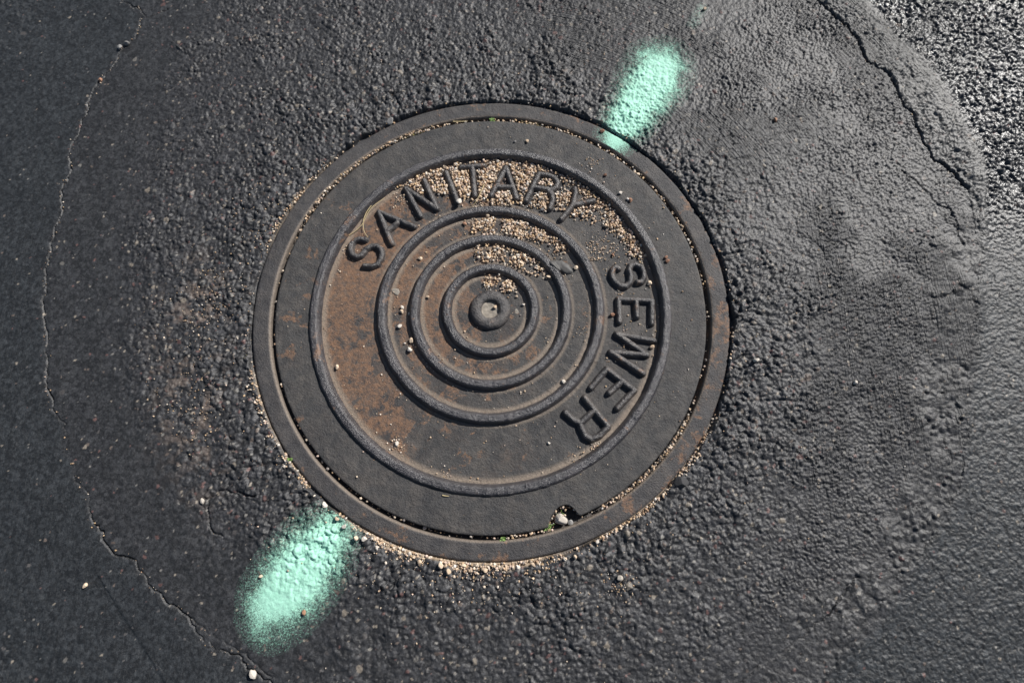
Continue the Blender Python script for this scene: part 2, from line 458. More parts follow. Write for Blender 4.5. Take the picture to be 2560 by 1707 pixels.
# ------------------------------------------------------------------ ground: road and round asphalt patch as one height field
BOUND = CRACKS['left'][::1] + [(-0.15, -0.565), (0.0, -0.585), (0.15, -0.575)] + \
        [(x, y) for x, y in RIDGE[::-1] if y < 0.12] + CRACKS['right'][::-1] + [(0.42, 0.70), (0.2, 0.78), (0.0, 0.80), (-0.3, 0.78), (-0.5, 0.68)]
_ba = np.array([math.degrees(math.atan2(y, x)) % 360 for x, y in BOUND])
_br = np.array([math.hypot(x, y) for x, y in BOUND])
_o = np.argsort(_ba)
_ba, _br = _ba[_o], _br[_o]
_ra = np.array([math.degrees(math.atan2(y, x)) for x, y in RIDGE])
_rr = np.array([math.hypot(x, y) for x, y in RIDGE])
_o = np.argsort(_ra)
_ra, _rr = _ra[_o], _rr[_o]


def angle_bump(deg, centre, half):
    d = np.abs((deg - centre + 180) % 360 - 180)
    return 1 - sstep(half * 0.6, half * 1.25, d)


def sandy(deg):
    """where blown sand fills the joint round the collar"""
    return np.clip(angle_bump(deg, 261, 25) + 0.6 * angle_bump(deg, 205, 10) + 0.5 * angle_bump(deg, 221, 5) + 0.55 * angle_bump(deg, 312, 20)
                   + 0.4 * angle_bump(deg, 150, 14), 0, 1)


def ground(x, y, fine=True):
    """height, colour, gloss, brush, sweep at points of the road plane"""
    r = np.hypot(x, y)
    deg = np.degrees(np.arctan2(y, x)) % 360
    rb = np.interp(deg, _ba, _br, period=360)
    sdeg = (deg + 180) % 360 - 180
    rr_ = np.interp(sdeg, _ra, _rr)
    right = sstep(-60, -44, sdeg) * (1 - sstep(44, 52, sdeg))
    inside = rb - r                      # > 0 within the patch
    lowf = fbm(x, y, 0.22, 3, 3)
    midf = fbm(x, y, 0.06, 3, 13)
    wob = fbm(x, y, 0.11, 2, 23)
    left_side = sstep(100, 130, deg) * (1 - sstep(232, 262, deg))
    # how open and lumpy the surface is
    coarse = 1 - sstep(0.385, 0.56 + 0.05 * lowf, r + 0.05 * wob)
    coarse = np.maximum(coarse, 0.62 * left_side * (1 - sstep(0.50, 0.62, r + 0.08 * wob)))
    low = sstep(225, 250, deg) * (1 - sstep(290, 320, deg))
    coarse = np.maximum(coarse, 0.5 * low * (1 - sstep(0.50, 0.60, r + 0.06 * wob)))
    upper = sstep(50, 75, deg) * (1 - sstep(128, 150, deg))
    coarse = np.maximum(coarse, 0.38 * upper)
    smooth_band = left_side * (1 - sstep(0.06, 0.155 + 0.03 * wob, inside)) * sstep(-0.30, -0.02, inside)
    rquad = right * sstep(0.42, 0.56, r)
    road_right = right * sstep(-0.01, 0.012, r - rr_)
    road_left = left_side * sstep(0.0, 0.01, -inside)
    berm_t = np.clip((r - rb) / np.maximum(rr_ - rb, 0.02), -1, 2)
    upper_r = right * sstep(4, 16, sdeg)
    wx = x + 0.0016 * vnoise(x, y, 0.007, 31) + 0.004 * midf
    wy = y + 0.0016 * vnoise(x, y, 0.007, 32) + 0.004 * midf
    h9, id9 = cells(wx, wy, 0.0125, 40)
    h5, id5 = cells(wx, wy, 0.0066, 50)
    h3, id3 = cells(wx, wy, 0.0040, 60, 0.4, 0.75)
    h2, id2 = cells(wx + 0.3, wy + 0.2, 0.0030, 66, 0.45, 0.8)
    gate = sstep(-0.35, 0.35, vnoise(x, y, 0.03, 71) + 0.5 * midf)
    med = np.clip(0.55 * (1 - smooth_band) + 0.25 * midf, 0.05, 1)
    zc = coarse * gate * (0.0038 * h9) + coarse * (0.0030 * h5) + 0.0021 * (0.45 + 0.55 * coarse) * med * h3
    zm = (1 - coarse) * med * (0.0026 * h9 * sstep(0.0, 0.6, vnoise(x, y, 0.022, 73)) + 0.0040 * h5 * (0.45 + 0.55 * gate) + 0.0018 * h3)
    amp = 0.30 + 0.70 * sstep(-0.30, 0.38, fbm(x, y, 0.050, 3, 77))
    z = zc * (0.50 + 0.50 * amp) * (1 + 0.22 * (1 - sstep(0.38, 0.50, r))) + 0.0010 * coarse * h2 * (h9 > 0.05) + zm * amp * (1 - rquad) + rquad * med * (0.55 + 0.45 * amp) * (0.0034 * h3 + 0.0022 * h2 + 0.0016 * h5 * gate + 0.0030 * h9 * sstep(0.25, 0.7, vnoise(x, y, 0.025, 74))) + 0.0009 * coarse * midf
    z = z * (1 - 0.66 * smooth_band) * (1 - 0.05 * road_left)
    # open graded road beyond the ridge, upper right
    corner = np.clip(upper_r + 0.35 * right, 0, 1) * road_right
    z = z * (1 - road_right) + road_right * (0.0007 + 0.0040 * (0.12 * amp + 0.88 * upper_r) * h5 + (0.0008 + 0.0010 * upper_r) * h3 + 0.0008 * h2)
    # raised seal ridge between crack and road
    prof = sstep(-0.02, 0.10, berm_t) * (1 - sstep(0.72, 1.20, berm_t))
    z = z * (1 - 0.35 * prof * upper_r) + prof * upper_r * (0.0020 + 0.0050 * sstep(0.1, 0.75, berm_t) + 0.0012 * midf + 0.0022 * h9 * (1 - sstep(0.5, 0.8, berm_t)) + 0.0007 * h3)
    edge = np.exp(-((r - rr_) / 0.018) ** 2) * right * (1 - upper_r)
    z += edge * 0.0012
    # worn seam of old seal curving down the right side
    seam_t = (r - (rr_ - 0.085 + 0.02 * wob)) / 0.085
    seam = right * (1 - upper_r) * sstep(0.0, 0.25, seam_t) * (1 - sstep(0.85, 1.1, seam_t))
    hs, _ids = cells(wx, wy, 0.0165, 86, 0.4, 0.8)
    z = z * (1 - 0.55 * seam) + seam * (0.0016 + 0.0034 * hs * gate)
    # nodules of seal
    nodm = in_poly(x, y, NOD) if fine else np.zeros(np.shape(x), bool)
    hn, idn = cells(x, y, 0.0105, 80, 0.28, 0.52)
    nod_soft = nodm * sstep(-0.45, 0.05, wob + 0.3 * vnoise(x, y, 0.02, 84))
    pit = nodm & (hn > 0.5) & (idn < 0.12)
    z = z * (1 - 0.5 * nod_soft) + nod_soft * (hn * 0.0028)
    z -= np.where(pit & (hn > 0.78), 0.0030, 0)
    # few worn hollows and flat smears of seal on the right
    smear = 0.35 * rquad * sstep(0.30, 0.40, fbm(x, y, 0.05, 3, 91)) * sstep(0.15, -0.05, y) * (1 - road_right)
    z = z * (1 - 0.65 * smear) + 0.0012 * smear
    z += 0.0016 * lowf + 0.0006 * midf
    z += 0.0009 * fbm(x, y, 0.0055, 2, 95) * (1 - 0.5 * smooth_band)
    z += 0.0015
    # joint at the collar
    jw = 0.0022 + 0.0042 * np.clip(0.5 + vnoise(x, y, 0.03, 101) + 0.5 * vnoise(x, y, 0.012, 102), 0, 1.4)
    s = sandy(deg)
    jw = jw * (1 + 1.1 * s * angle_bump(deg, 262, 22))
    k = 1 - sstep(0.55, 1.0, (r - R_FRAME) / jw)
    z = z - 0.0016 * (1 - sstep(R_FRAME, R_FRAME + 0.05, r))
    bed = -0.0055 + 0.0040 * s + 0.001 * midf
    z = z * (1 - k) + bed * k
    z = np.where(r < R_FRAME + 0.0015, np.minimum(z, -0.004), z)
    # colour of the surface itself
    c = np.empty(np.shape(x) + (3,))
    c[...] = (0.0350, 0.0352, 0.0375)
    def blend(w, rgb):
        c[...] = c * (1 - w[..., None]) + np.array(rgb) * w[..., None]
    blend(smooth_band * 0.8, (0.0285, 0.0295, 0.0315))
    blend(road_left, (0.0255, 0.0280, 0.0305))
    blend(road_right * (1 - upper_r), (0.029, 0.032, 0.035))
    blend(road_right * upper_r, (0.042, 0.043, 0.045))
    blend(prof * upper_r, (0.075, 0.075, 0.074))
    blend(seam * 0.6, (0.045, 0.045, 0.046))
    blend(smear * 0.5, (0.036, 0.037, 0.039))
    tint = np.clip(0.95 + 0.7 * (id9 - 0.5) * coarse + 0.6 * (id5 - 0.5) + 0.8 * (id3 - 0.5) * (h3 > 0.3) + 0.7 * (id2 - 0.5), 0.45, 1.7)
    c *= tint[..., None]
    openz = np.clip(0.45 + 0.8 * coarse, 0, 1) * (1 - 0.7 * smooth_band) * (1 - 0.75 * road_left) * (1 - 0.6 * road_right) * (1 - 0.4 * rquad) * (1 - smear)
    dusty = np.exp(-(((x + 0.445) / 0.045) ** 2 + ((y + 0.01) / 0.075) ** 2)) + np.exp(-(((x + 0.435) / 0.04) ** 2 + ((y + 0.15) / 0.06) ** 2)) + 0.5 * np.exp(-(((x + 0.40) / 0.03) ** 2 + ((y + 0.24) / 0.05) ** 2))
    dusty = np.clip(dusty, 0, 1) * sstep(-0.05, 0.35, fbm(x, y, 0.02, 3, 141) + 0.15) * sstep(0.75, 0.3, h9)
    blend(dusty * 0.85, (0.15, 0.118, 0.098))
    c2 = (id2 > 1 - 0.030 * (0.25 + openz)) & (h2 > 0.5)
    ch = (id3 < 0.075 * openz) & (h3 > 0.45)
    cb = (id5 > 1 - 0.020 * openz) & (h5 > 0.42)
    pal = np.array([(0.12, 0.095, 0.08), (0.115, 0.066, 0.06), (0.17, 0.16, 0.145), (0.08, 0.074, 0.072), (0.22, 0.19, 0.155)])
    c[c2] = pal[(id2[c2] * 9973).astype(int) % 5] * 1.1
    c[ch] = pal[(id3[ch] * 9973).astype(int) % 5]
    c[cb] = pal[(id5[cb] * 9973).astype(int) % 5] * 0.75
    c = c * (1 - (k * s)[..., None]) + np.array((0.30, 0.23, 0.16)) * (k * s)[..., None]
    hi = sstep(-0.12, 0.30, y)
    gloss = np.clip(0.08 * rquad * hi + 0.14 * road_right * hi + 0.8 * upper_r * road_right, 0, 1)
    brush = rquad * (1 - road_right) * (1 - smear) * sstep(0.02, -0.2, y - 0.25) * sstep(-0.38, -0.1, y + 0.12 * 0) * 0.9 * sstep(-0.25, 0.2, midf + 0.2) + 0.10 * road_left * sstep(0.3, 0.0, y)
    sweep = sstep(22, 38, deg) * (1 - sstep(75, 95, deg)) * sstep(0.40, 0.47, r) * sstep(-0.1, 0.3, fbm(x, y, 0.09, 2, 111) + 0.12)
    return z, c, gloss, brush, sweep


GX0, GX1, GY0, GY1, GS = -0.985, 1.040, -0.575, 0.660, 0.00136
gx = np.arange(GX0, GX1, GS)
gy = np.arange(GY0, GY1, GS)
GXX, GYY = np.meshgrid(gx, gy)
GZ, GC, GG, GB, GSW = ground(GXX, GYY)

# cracks cut into the height field
CW = {'left': (0.0004, 0.0032), 'right': (0.0007, 0.0048), 'right_low': (0.0002, 0.0009), 'left_branch': (0.0009, 0.004), 'right_fine': (0.0004, 0.0022), 'right_mid': (0.0006, 0.0026),
      'inner1': (0.0004, 0.0022), 'fork': (0.0003, 0.0016), 'far_low': (0.0003, 0.0013), 'seal_slit': (0.0005, 0.0022), 'inner2': (0.0006, 0.0024)}
for nm, pts in CRACKS.items():
    w0, dp0 = CW.get(nm, (0.0005, 0.0020))
    jag = [pts[0]]
    for a, b in zip(pts[:-1], pts[1:]):
        L = math.hypot(b[0] - a[0], b[1] - a[1])
        n = max(1, int(L / 0.0048))
        for k in range(1, n + 1):
            t = k / n
            j = 0.0024 if k < n else 0.0006
            jag.append((a[0] + (b[0] - a[0]) * t + random.uniform(-j, j), a[1] + (b[1] - a[1]) * t + random.uniform(-j, j)))
    for a, b in zip(jag[:-1], jag[1:]):
        i0 = max(0, int((min(a[0], b[0]) - 0.012 - GX0) / GS)); i1 = int((max(a[0], b[0]) + 0.012 - GX0) / GS) + 1
        j0 = max(0, int((min(a[1], b[1]) - 0.012 - GY0) / GS)); j1 = int((max(a[1], b[1]) + 0.012 - GY0) / GS) + 1
        if i1 <= i0 or j1 <= j0:
            continue
        X = GXX[j0:j1, i0:i1]; Y = GYY[j0:j1, i0:i1]
        if X.size == 0:
            continue
        w = w0 * float(np.clip(1 + 1.0 * vnoise(np.array([a[0]]), np.array([a[1]]), 0.022, 121)[0], 0.35, 2.2))
        d = seg_dist(X, Y, a, b)
        dp = dp0 * float(np.clip(0.75 + 0.75 * vnoise(np.array([a[0]]), np.array([a[1]]), 0.035, 125)[0], 0.22, 1.4))
        cut = -dp * (1 - sstep(w * 0.6, w * 1.3 + 0.0005, d))
        GZ[j0:j1, i0:i1] = np.minimum(GZ[j0:j1, i0:i1], 0.0015 + cut + np.where(cut < -1e-5, 0, 1))
# thin step where one seal coat overlaps another
d = poly_dist(GXX, GYY, SEAL_STEP)
side = (GXX - (-0.4716)) * 0.76 + (GYY - (-0.4415)) * 0.65
near = (d < 0.10) & (GYY < -0.375)
GZ += np.where(near, 0.0014 * sstep(-0.001, 0.001, np.where(side > 0, d, -d)) * (1 - sstep(0.03, 0.10, d)), 0)


def bilin(A, x, y):
    u = np.clip((np.asarray(x) - GX0) / GS, 0, len(gx) - 1.001)
    v = np.clip((np.asarray(y) - GY0) / GS, 0, len(gy) - 1.001)
    i = u.astype(int); j = v.astype(int)
    fu = u - i; fv = v - j
    return (A[j, i] * (1 - fu) + A[j, i + 1] * fu) * (1 - fv) + (A[j + 1, i] * (1 - fu) + A[j + 1, i + 1] * fu) * fv


def ground_mesh(name, keep):
    nx, ny = len(gx), len(gy)
    idx = np.arange(nx * ny).reshape(ny, nx)
    F = np.stack([idx[:-1, :-1], idx[:-1, 1:], idx[1:, 1:], idx[1:, :-1]], -1)[keep]
    V = np.stack([GXX, GYY, GZ], -1).reshape(-1, 3)
    C4 = np.concatenate([GC, np.ones(GC.shape[:2] + (1,))], -1).reshape(-1, 4)
    V, F, C4, g, b, s = compact(V, F.reshape(-1, 4), C4, GG.ravel(), GB.ravel(), GSW.ravel())
    return mesh_np(name, V, F, M_ASPHALT, True, {'col': ('FLOAT_COLOR', C4), 'gloss': ('FLOAT', g), 'brush': ('FLOAT', b), 'sweep': ('FLOAT', s)})


fx = (GXX[:-1, :-1] + GS / 2); fy = (GYY[:-1, :-1] + GS / 2)
fr = np.hypot(fx, fy)
fdeg = np.degrees(np.arctan2(fy, fx)) % 360
fin = fr < np.interp(fdeg, _ba, _br, period=360)
obj('asphalt_patch', ground_mesh('asphalt_patch', fin & (fr > R_FRAME - 0.006)), kind='structure')
obj('road', ground_mesh('road', ~fin), kind='structure')
# the same road going on beyond, in coarser steps
ox = np.concatenate([-np.geomspace(-GX0, 12.0, 150)[::-1], np.linspace(GX0, GX1, 160)[1:], np.geomspace(GX1, 12.0, 150)[1:]])
oy = np.concatenate([-np.geomspace(-GY0, 12.0, 150)[::-1], np.linspace(GY0, GY1, 100)[1:], np.geomspace(GY1, 12.0, 150)[1:]])
OX, OY = np.meshgrid(ox, oy)
OZ, OC, OG, OB, OS = ground(OX, OY, False)
OC = np.where(OC.max(-1, keepdims=True) > 0.075, 0.033, 0.6 * OC + 0.4 * 0.032)
hole = (OX[:-1, :-1] >= GX0 - 1e-6) & (OX[1:, 1:] <= GX1 + 1e-6) & (OY[:-1, :-1] >= GY0 - 1e-6) & (OY[1:, 1:] <= GY1 + 1e-6)
on = (OX >= GX0 - 1e-6) & (OX <= GX1 + 1e-6) & (OY >= GY0 - 1e-6) & (OY <= GY1 + 1e-6)
OZ = np.where(on, OZ - 0.0006, OZ)
idx = np.arange(OX.size).reshape(OX.shape)
F = np.stack([idx[:-1, :-1], idx[:-1, 1:], idx[1:, 1:], idx[1:, :-1]], -1)[~hole]
V, F, C4, g, b, s = compact(np.stack([OX, OY, OZ], -1).reshape(-1, 3), F.reshape(-1, 4), np.concatenate([OC, np.ones(OC.shape[:2] + (1,))], -1).reshape(-1, 4), OG.ravel(), OB.ravel(), OS.ravel())
obj('road_surround', mesh_np('road_surround', V, F, M_ASPHALT, True, {'col': ('FLOAT_COLOR', C4), 'gloss': ('FLOAT', g), 'brush': ('FLOAT', b), 'sweep': ('FLOAT', s)}), kind='structure')


# ------------------------------------------------------------------ frame and cover
def lathe(name, prof, mat, nseg=720, jitter=0.0, jsize=0.008, seed=0, rfun=None, closed=False):
    """prof: list of (radius, z) going from the centre outwards or round; face normals follow the winding"""
    th = np.linspace(0, 2 * math.pi, nseg, endpoint=False)
    P = np.array(prof)
    R = np.repeat(P[:, :1], nseg, 1)
    Z = np.repeat(P[:, 1:], nseg, 1)
    if rfun is not None:
        R = rfun(R, Z, th)
    X = R * np.cos(th); Y = R * np.sin(th)
    if jitter:
        Z = Z + jitter * fbm(X, Y, jsize, 3, 200 + seed)
        n2 = jitter * 0.9 * fbm(X + 5, Y + 3, jsize * 1.3, 3, 230 + seed)
        X = X + n2 * np.cos(th); Y = Y + n2 * np.sin(th)
    n = len(P)
    idx = np.arange(n * nseg).reshape(n, nseg)
    nxt = np.roll(idx, -1, 1)
    rows = range(n if closed else n - 1)
    F = np.concatenate([np.stack([idx[i], idx[(i + 1) % n], nxt[(i + 1) % n], nxt[i]], -1) for i in rows])
    return mesh_np(name, np.stack([X, Y, Z], -1).reshape(-1, 3), F, mat)


frame = obj('manhole_collar', None, label='round dark cast-iron collar set in the asphalt around the cover', cat='manhole collar')
fp = [(0.300, -0.030), (0.300, -0.0125), (R_FRAME_IN - 0.0005, -0.0125), (R_FRAME_IN, -0.009), (R_FRAME_IN + 0.0002, -0.0040), (R_FRAME_IN + 0.0008, -0.0018), (R_FRAME_IN + 0.0022, -0.0005),
      (R_FRAME_IN + 0.004, 0.0)]
fp += [(r, 0.0) for r in np.linspace(R_FRAME_IN + 0.006, R_FRAME - 0.004, 12)]
fp += [(R_FRAME - 0.0022, -0.0002), (R_FRAME - 0.0008, -0.0010), (R_FRAME - 0.0001, -0.0026), (R_FRAME, -0.006), (R_FRAME + 0.0005, -0.014), (R_FRAME + 0.001, -0.030)]
obj('rim', lathe('rim', fp, M_FRAME, 900, 0.00045, 0.010, 1), frame)

cover = obj('manhole_cover', None, loc=(-0.0008, 0, 0), label='round cast-iron sewer cover with raised rings and lettering, rusty on its left', cat='manhole cover')
NA = math.atan2(-0.3045, 0.104)          # the pick notch
NHW, NDEPTH = 0.0225, 0.0215


def notch_r(th):
    d = (th - NA + math.pi) % (2 * math.pi) - math.pi
    s = d * R_LID / NHW
    k = np.clip(1 - s * s, 0, 1) ** 0.55
    return R_LID - NDEPTH * k * (1 + 0.25 * s)


def lid_r(R, Z, th):
    lim = notch_r(th)
    fac = np.where(R > 0.285, 0.285 + (R - 0.285) * (lim - 0.285) / (R_LID - 0.285), R)
    return fac


pp = [(0.0005, FLOOR)] + [(r, FLOOR) for r in np.linspace(0.006, 0.255, 70)]
pp += [(0.258, FLOOR + 0.0002), (0.261, FLOOR + 0.0006), (0.264, FLOOR + 0.0012), (0.2665, -0.0020), (0.270, -0.0012)]
pp += [(r, -0.0012 + 0.0004 * math.sin((r - 0.27) / 0.056 * math.pi)) for r in np.linspace(0.273, R_LID - 0.0028, 20)]
pp += [(R_LID - 0.0014, -0.0014), (R_LID - 0.0005, -0.0022), (R_LID, -0.0040), (R_LID, -0.009), (R_LID - 0.001, -0.028)]
obj('cover_plate', lathe('cover_plate', pp, M_PLATE, 900, 0.00042, 0.007, 2, rfun=lid_r), cover)

for q, (rc, hw, hh) in enumerate(RINGS):
    base = FLOOR
    prof = []
    for t in np.linspace(-1, 1, 17):
        a = abs(t)
        z = hh * (1 - max(0.0, (a - 0.28) / 0.72) ** 2.1)
        prof.append((rc + hw * t * (1.06 - 0.06 * a), base + z - 0.0006))
    prof = [(rc - hw * 1.02, base - 0.002)] + prof + [(rc + hw * 1.02, base - 0.002)]
    obj('raised_ring', lathe('raised_ring', prof, M_RING, 720, 0.00080, 0.0080, 5 + q), cover)

bp = [(0.0005, FLOOR + 0.0030)] + [(r, FLOOR + 0.0028 + 0.0006 * math.sin(r * 900)) for r in (0.003, 0.006, 0.009, 0.0115)]
bossp = [(0.0125, FLOOR + 0.001), (0.0135, FLOOR + 0.0045), (0.0150, FLOOR + 0.0068), (0.0175, FLOOR + 0.0080), (0.021, FLOOR + 0.0084), (0.0245, FLOOR + 0.0078), (0.0275, FLOOR + 0.0066),
         (0.0298, FLOOR + 0.0046), (0.0312, FLOOR + 0.0022), (0.0322, FLOOR - 0.002)]
boss = obj('center_boss', lathe('center_boss', bossp, M_BOSS, 160, 0.0007, 0.009, 11), cover)
obj('hole_filling', lathe('hole_filling', bp + [(0.0138, FLOOR + 0.0035)], M_CEMENT, 96, 0.0009, 0.005, 12), boss, label='pale cement filling in the middle hole')

# letters: cast strokes with drafted flanks
LTOP, LBASE, LH = 0.0032, 0.0055, 0.0074
def letter_h(d):
    return LH * np.clip(1 - (np.clip(d, 0, 1) / LBASE) ** 2.6, 0, 1) ** 0.8


for ch, strokes in LETTERS:
    allp = [p for s in strokes for p in s]
    x0 = min(p[0] for p in allp) - 0.0062; x1 = max(p[0] for p in allp) + 0.0062
    y0 = min(p[1] for p in allp) - 0.0062; y1 = max(p[1] for p in allp) + 0.0062
    X, Y = np.meshgrid(np.arange(x0, x1, 0.0007), np.arange(y0, y1, 0.0007))
    d = np.full(X.shape, 9.0)
    for s in strokes:
        d = np.minimum(d, poly_dist(X, Y, s))
    d = d + 0.00045 * fbm(X, Y, 0.006, 2, 260)
    Z = FLOOR - 0.0006 + letter_h(d) + 0.0006 * fbm(X, Y, 0.006, 2, 265) * (d < LBASE) * np.clip(letter_h(d) / LH, 0, 1)
    idx = np.arange(X.size).reshape(X.shape)
    keep = (np.minimum(np.minimum(d[:-1, :-1], d[1:, 1:]), np.minimum(d[1:, :-1], d[:-1, 1:])) < LBASE)
    F = np.stack([idx[:-1, :-1], idx[:-1, 1:], idx[1:, 1:], idx[1:, :-1]], -1)[keep]
    V, F = compact(np.stack([X + 0.0008, Y, Z], -1).reshape(-1, 3), F.reshape(-1, 4))
    o = obj('letter', mesh_np('letter', V, F, M_LETTER), cover, label='raised cast letter ' + ch)

# ------------------------------------------------------------------ surface of the iron for things that lie on it
CS = 0.001
cgx = np.arange(-0.375, 0.375, CS)
CXX, CYY = np.meshgrid(cgx, cgx)
CR_ = np.hypot(CXX, CYY)
CH = np.full(CXX.shape, FLOOR)
CH = np.where(CR_ > 0.2665, -0.0010, CH)
for rc, hw, hh in RINGS:
    CH = np.maximum(CH, FLOOR + hh * (1 - np.clip((np.abs(CR_ - rc) / hw - 0.28) / 0.72, 0, 1.0) ** 2.1) * (np.abs(CR_ - rc) < hw))
CH = np.maximum(CH, np.where((CR_ < 0.032) & (CR_ > 0.013), FLOOR + 0.008, FLOOR))
CH = np.where(CR_ < 0.013, FLOOR + 0.003, CH)
LMASK = np.zeros(CXX.shape, bool)
for ch, strokes in LETTERS:
    d = np.full(CXX.shape, 9.0)
    for s in strokes:
        for a, b in zip(s[:-1], s[1:]):
            i0 = int((min(a[0], b[0]) - 0.01 + 0.375) / CS); i1 = int((max(a[0], b[0]) + 0.01 + 0.375) / CS) + 1
            j0 = int((min(a[1], b[1]) - 0.01 + 0.375) / CS); j1 = int((max(a[1], b[1]) + 0.01 + 0.375) / CS) + 1
            d[j0:j1, i0:i1] = np.minimum(d[j0:j1, i0:i1], seg_dist(CXX[j0:j1, i0:i1], CYY[j0:j1, i0:i1], a, b))
    CH = np.maximum(CH, FLOOR + letter_h(d))
    LMASK |= d < 0.0066
CTH = np.arctan2(CYY, CXX)
CH = np.where(CR_ > notch_r(CTH), -0.0105, CH)
CH = np.where(CR_ > R_FRAME_IN, 0.0, CH)
CH = np.where(CR_ > R_FRAME, bilin(GZ, CXX, CYY), CH)


def surf(x, y):
    if math.hypot(x, y) < 0.372:
        return float(CH[int(round((y + 0.375) / CS)), int(round((x + 0.375) / CS))])
    return float(bilin(GZ, np.array([x]), np.array([y]))[0])

# ------------------------------------------------------------------ spray paint: a thin skin that follows the surface
def paint_value(x, y, spine, fade):
    """spine: list of (x, y, half width, strength); thickness of the coat 0..1"""
    v = np.zeros_like(x)
    for (a, b) in zip(spine[:-1], spine[1:]):
        dx, dy = b[0] - a[0], b[1] - a[1]
        L = dx * dx + dy * dy
        t = np.clip(((x - a[0]) * dx + (y - a[1]) * dy) / L, 0, 1)
        d = np.hypot(x - a[0] - t * dx, y - a[1] - t * dy)
        w = 0.84 * (a[2] + (b[2] - a[2]) * t)
        k = a[3] + (b[3] - a[3]) * t
        v = np.maximum(v, k * np.exp(-(d / w) ** 1.9))
    v += 0.20 * fbm(x, y, 0.03, 3, 300) * sstep(0.05, 0.4, v)
    v += fade * fbm(x, y, 0.009, 2, 310) * sstep(0.03, 0.3, v)
    return np.clip(v, 0, 1.3)


def paint_skin(name, spine, box, zfun, lift, cut=None, fade=0.12):
    X, Y = np.meshgrid(np.arange(box[0], box[1], 0.0009), np.arange(box[2], box[3], 0.0009))
    v = paint_value(X, Y, spine, fade)
    Z = zfun(X, Y) + lift
    keep = (v > 0.06)
    if cut is not None:
        keep &= cut(X, Y)
    idx = np.arange(X.size).reshape(X.shape)
    kf = keep[:-1, :-1] & keep[1:, 1:] & keep[1:, :-1] & keep[:-1, 1:]
    F = np.stack([idx[:-1, :-1], idx[:-1, 1:], idx[1:, 1:], idx[1:, :-1]], -1)[kf]
    V, F, a = compact(np.stack([X, Y, Z], -1).reshape(-1, 3), F.reshape(-1, 4), v.ravel())
    return mesh_np(name, V, F, M_PAINT, True, {'cover': ('FLOAT', a)})


zg = lambda x, y: bilin(GZ, x, y)
spA = [(0.189, 0.262, 0.024, 0.30), (0.203, 0.292, 0.030, 0.78), (0.222, 0.322, 0.037, 0.92), (0.245, 0.358, 0.041, 1.00), (0.266, 0.395, 0.046, 1.12), (0.281, 0.424, 0.048, 0.86), (0.288, 0.440, 0.042, 0.50)]
spB = [(-0.211, -0.311, 0.034, 0.30), (-0.220, -0.327, 0.038, 0.72), (-0.236, -0.346, 0.044, 0.96), (-0.256, -0.376, 0.046, 1.05), (-0.275, -0.402, 0.045, 0.98), (-0.284, -0.420, 0.042, 0.62), (-0.286, -0.434, 0.045, 0.20)]
spC = [(0.344, 0.512, 0.015, 0.15), (0.364, 0.548, 0.013, 0.18)]
pa = obj('spray_paint_mark', None, loc=(0, 0, 0), label='mint green spray paint streak above the cover, running onto the collar at upper right', cat='paint mark', group='mint spray paint marks on the asphalt')
obj('paint_on_asphalt', paint_skin('paint_on_asphalt', spA, (0.12, 0.38, 0.22, 0.52), zg, 0.00025, lambda x, y: np.hypot(x, y) > R_FRAME + 0.001), pa)
obj('paint_on_frame', paint_skin('paint_on_frame', spA, (0.12, 0.30, 0.20, 0.36), lambda x, y: 0.00062 + 0 * x - 0.004 * sstep(R_FRAME - 0.004, R_FRAME + 0.001, np.hypot(x, y)) ** 2, 0.0,
                               lambda x, y: (np.hypot(x, y) < R_FRAME - 0.0008) & (np.hypot(x, y) > R_FRAME_IN + 0.003), 0.08), pa)
pb = obj('spray_paint_mark', None, label='mint green spray paint streak below the cover at lower left', cat='paint mark', group='mint spray paint marks on the asphalt')
obj('paint_on_asphalt', paint_skin('paint_on_asphalt', spB, (-0.42, -0.11, -0.56, -0.24), zg, 0.00025, lambda x, y: np.hypot(x, y) > R_FRAME + 0.003), pb)
obj('spray_paint_mark', paint_skin('spray_paint_mark', spC, (0.30, 0.42, 0.46, 0.60), zg, 0.00025), label='faint small mint green overspray beyond the upper paint streak', cat='paint mark', group='mint spray paint marks on the asphalt')

# ------------------------------------------------------------------ grains and stones
PHI = (1 + 5 ** 0.5) / 2
ICO_V = np.array([(-1, PHI, 0), (1, PHI, 0), (-1, -PHI, 0), (1, -PHI, 0), (0, -1, PHI), (0, 1, PHI), (0, -1, -PHI), (0, 1, -PHI), (PHI, 0, -1), (PHI, 0, 1), (-PHI, 0, -1), (-PHI, 0, 1)]) / math.hypot(1, PHI)
ICO_F = np.array([(0, 11, 5), (0, 5, 1), (0, 1, 7), (0, 7, 10), (0, 10, 11), (1, 5, 9), (5, 11, 4), (11, 10, 2), (10, 7, 6), (7, 1, 8), (3, 9, 4), (3, 4, 2), (3, 2, 6), (3, 6, 8), (3, 8, 9), (4, 9, 5), (2, 4, 11), (6, 2, 10), (8, 6, 7), (9, 8, 1)])
GRAIN_COL = np.array([(0.66, 0.50, 0.35), (0.74, 0.61, 0.47), (0.56, 0.39, 0.25), (0.78, 0.68, 0.57), (0.62, 0.44, 0.26), (0.68, 0.52, 0.42), (0.40, 0.27, 0.18), (0.25, 0.22, 0.20), (0.80, 0.74, 0.66)])
GRAIN_P = np.array([0.22, 0.16, 0.15, 0.09, 0.1, 0.10, 0.09, 0.06, 0.03])


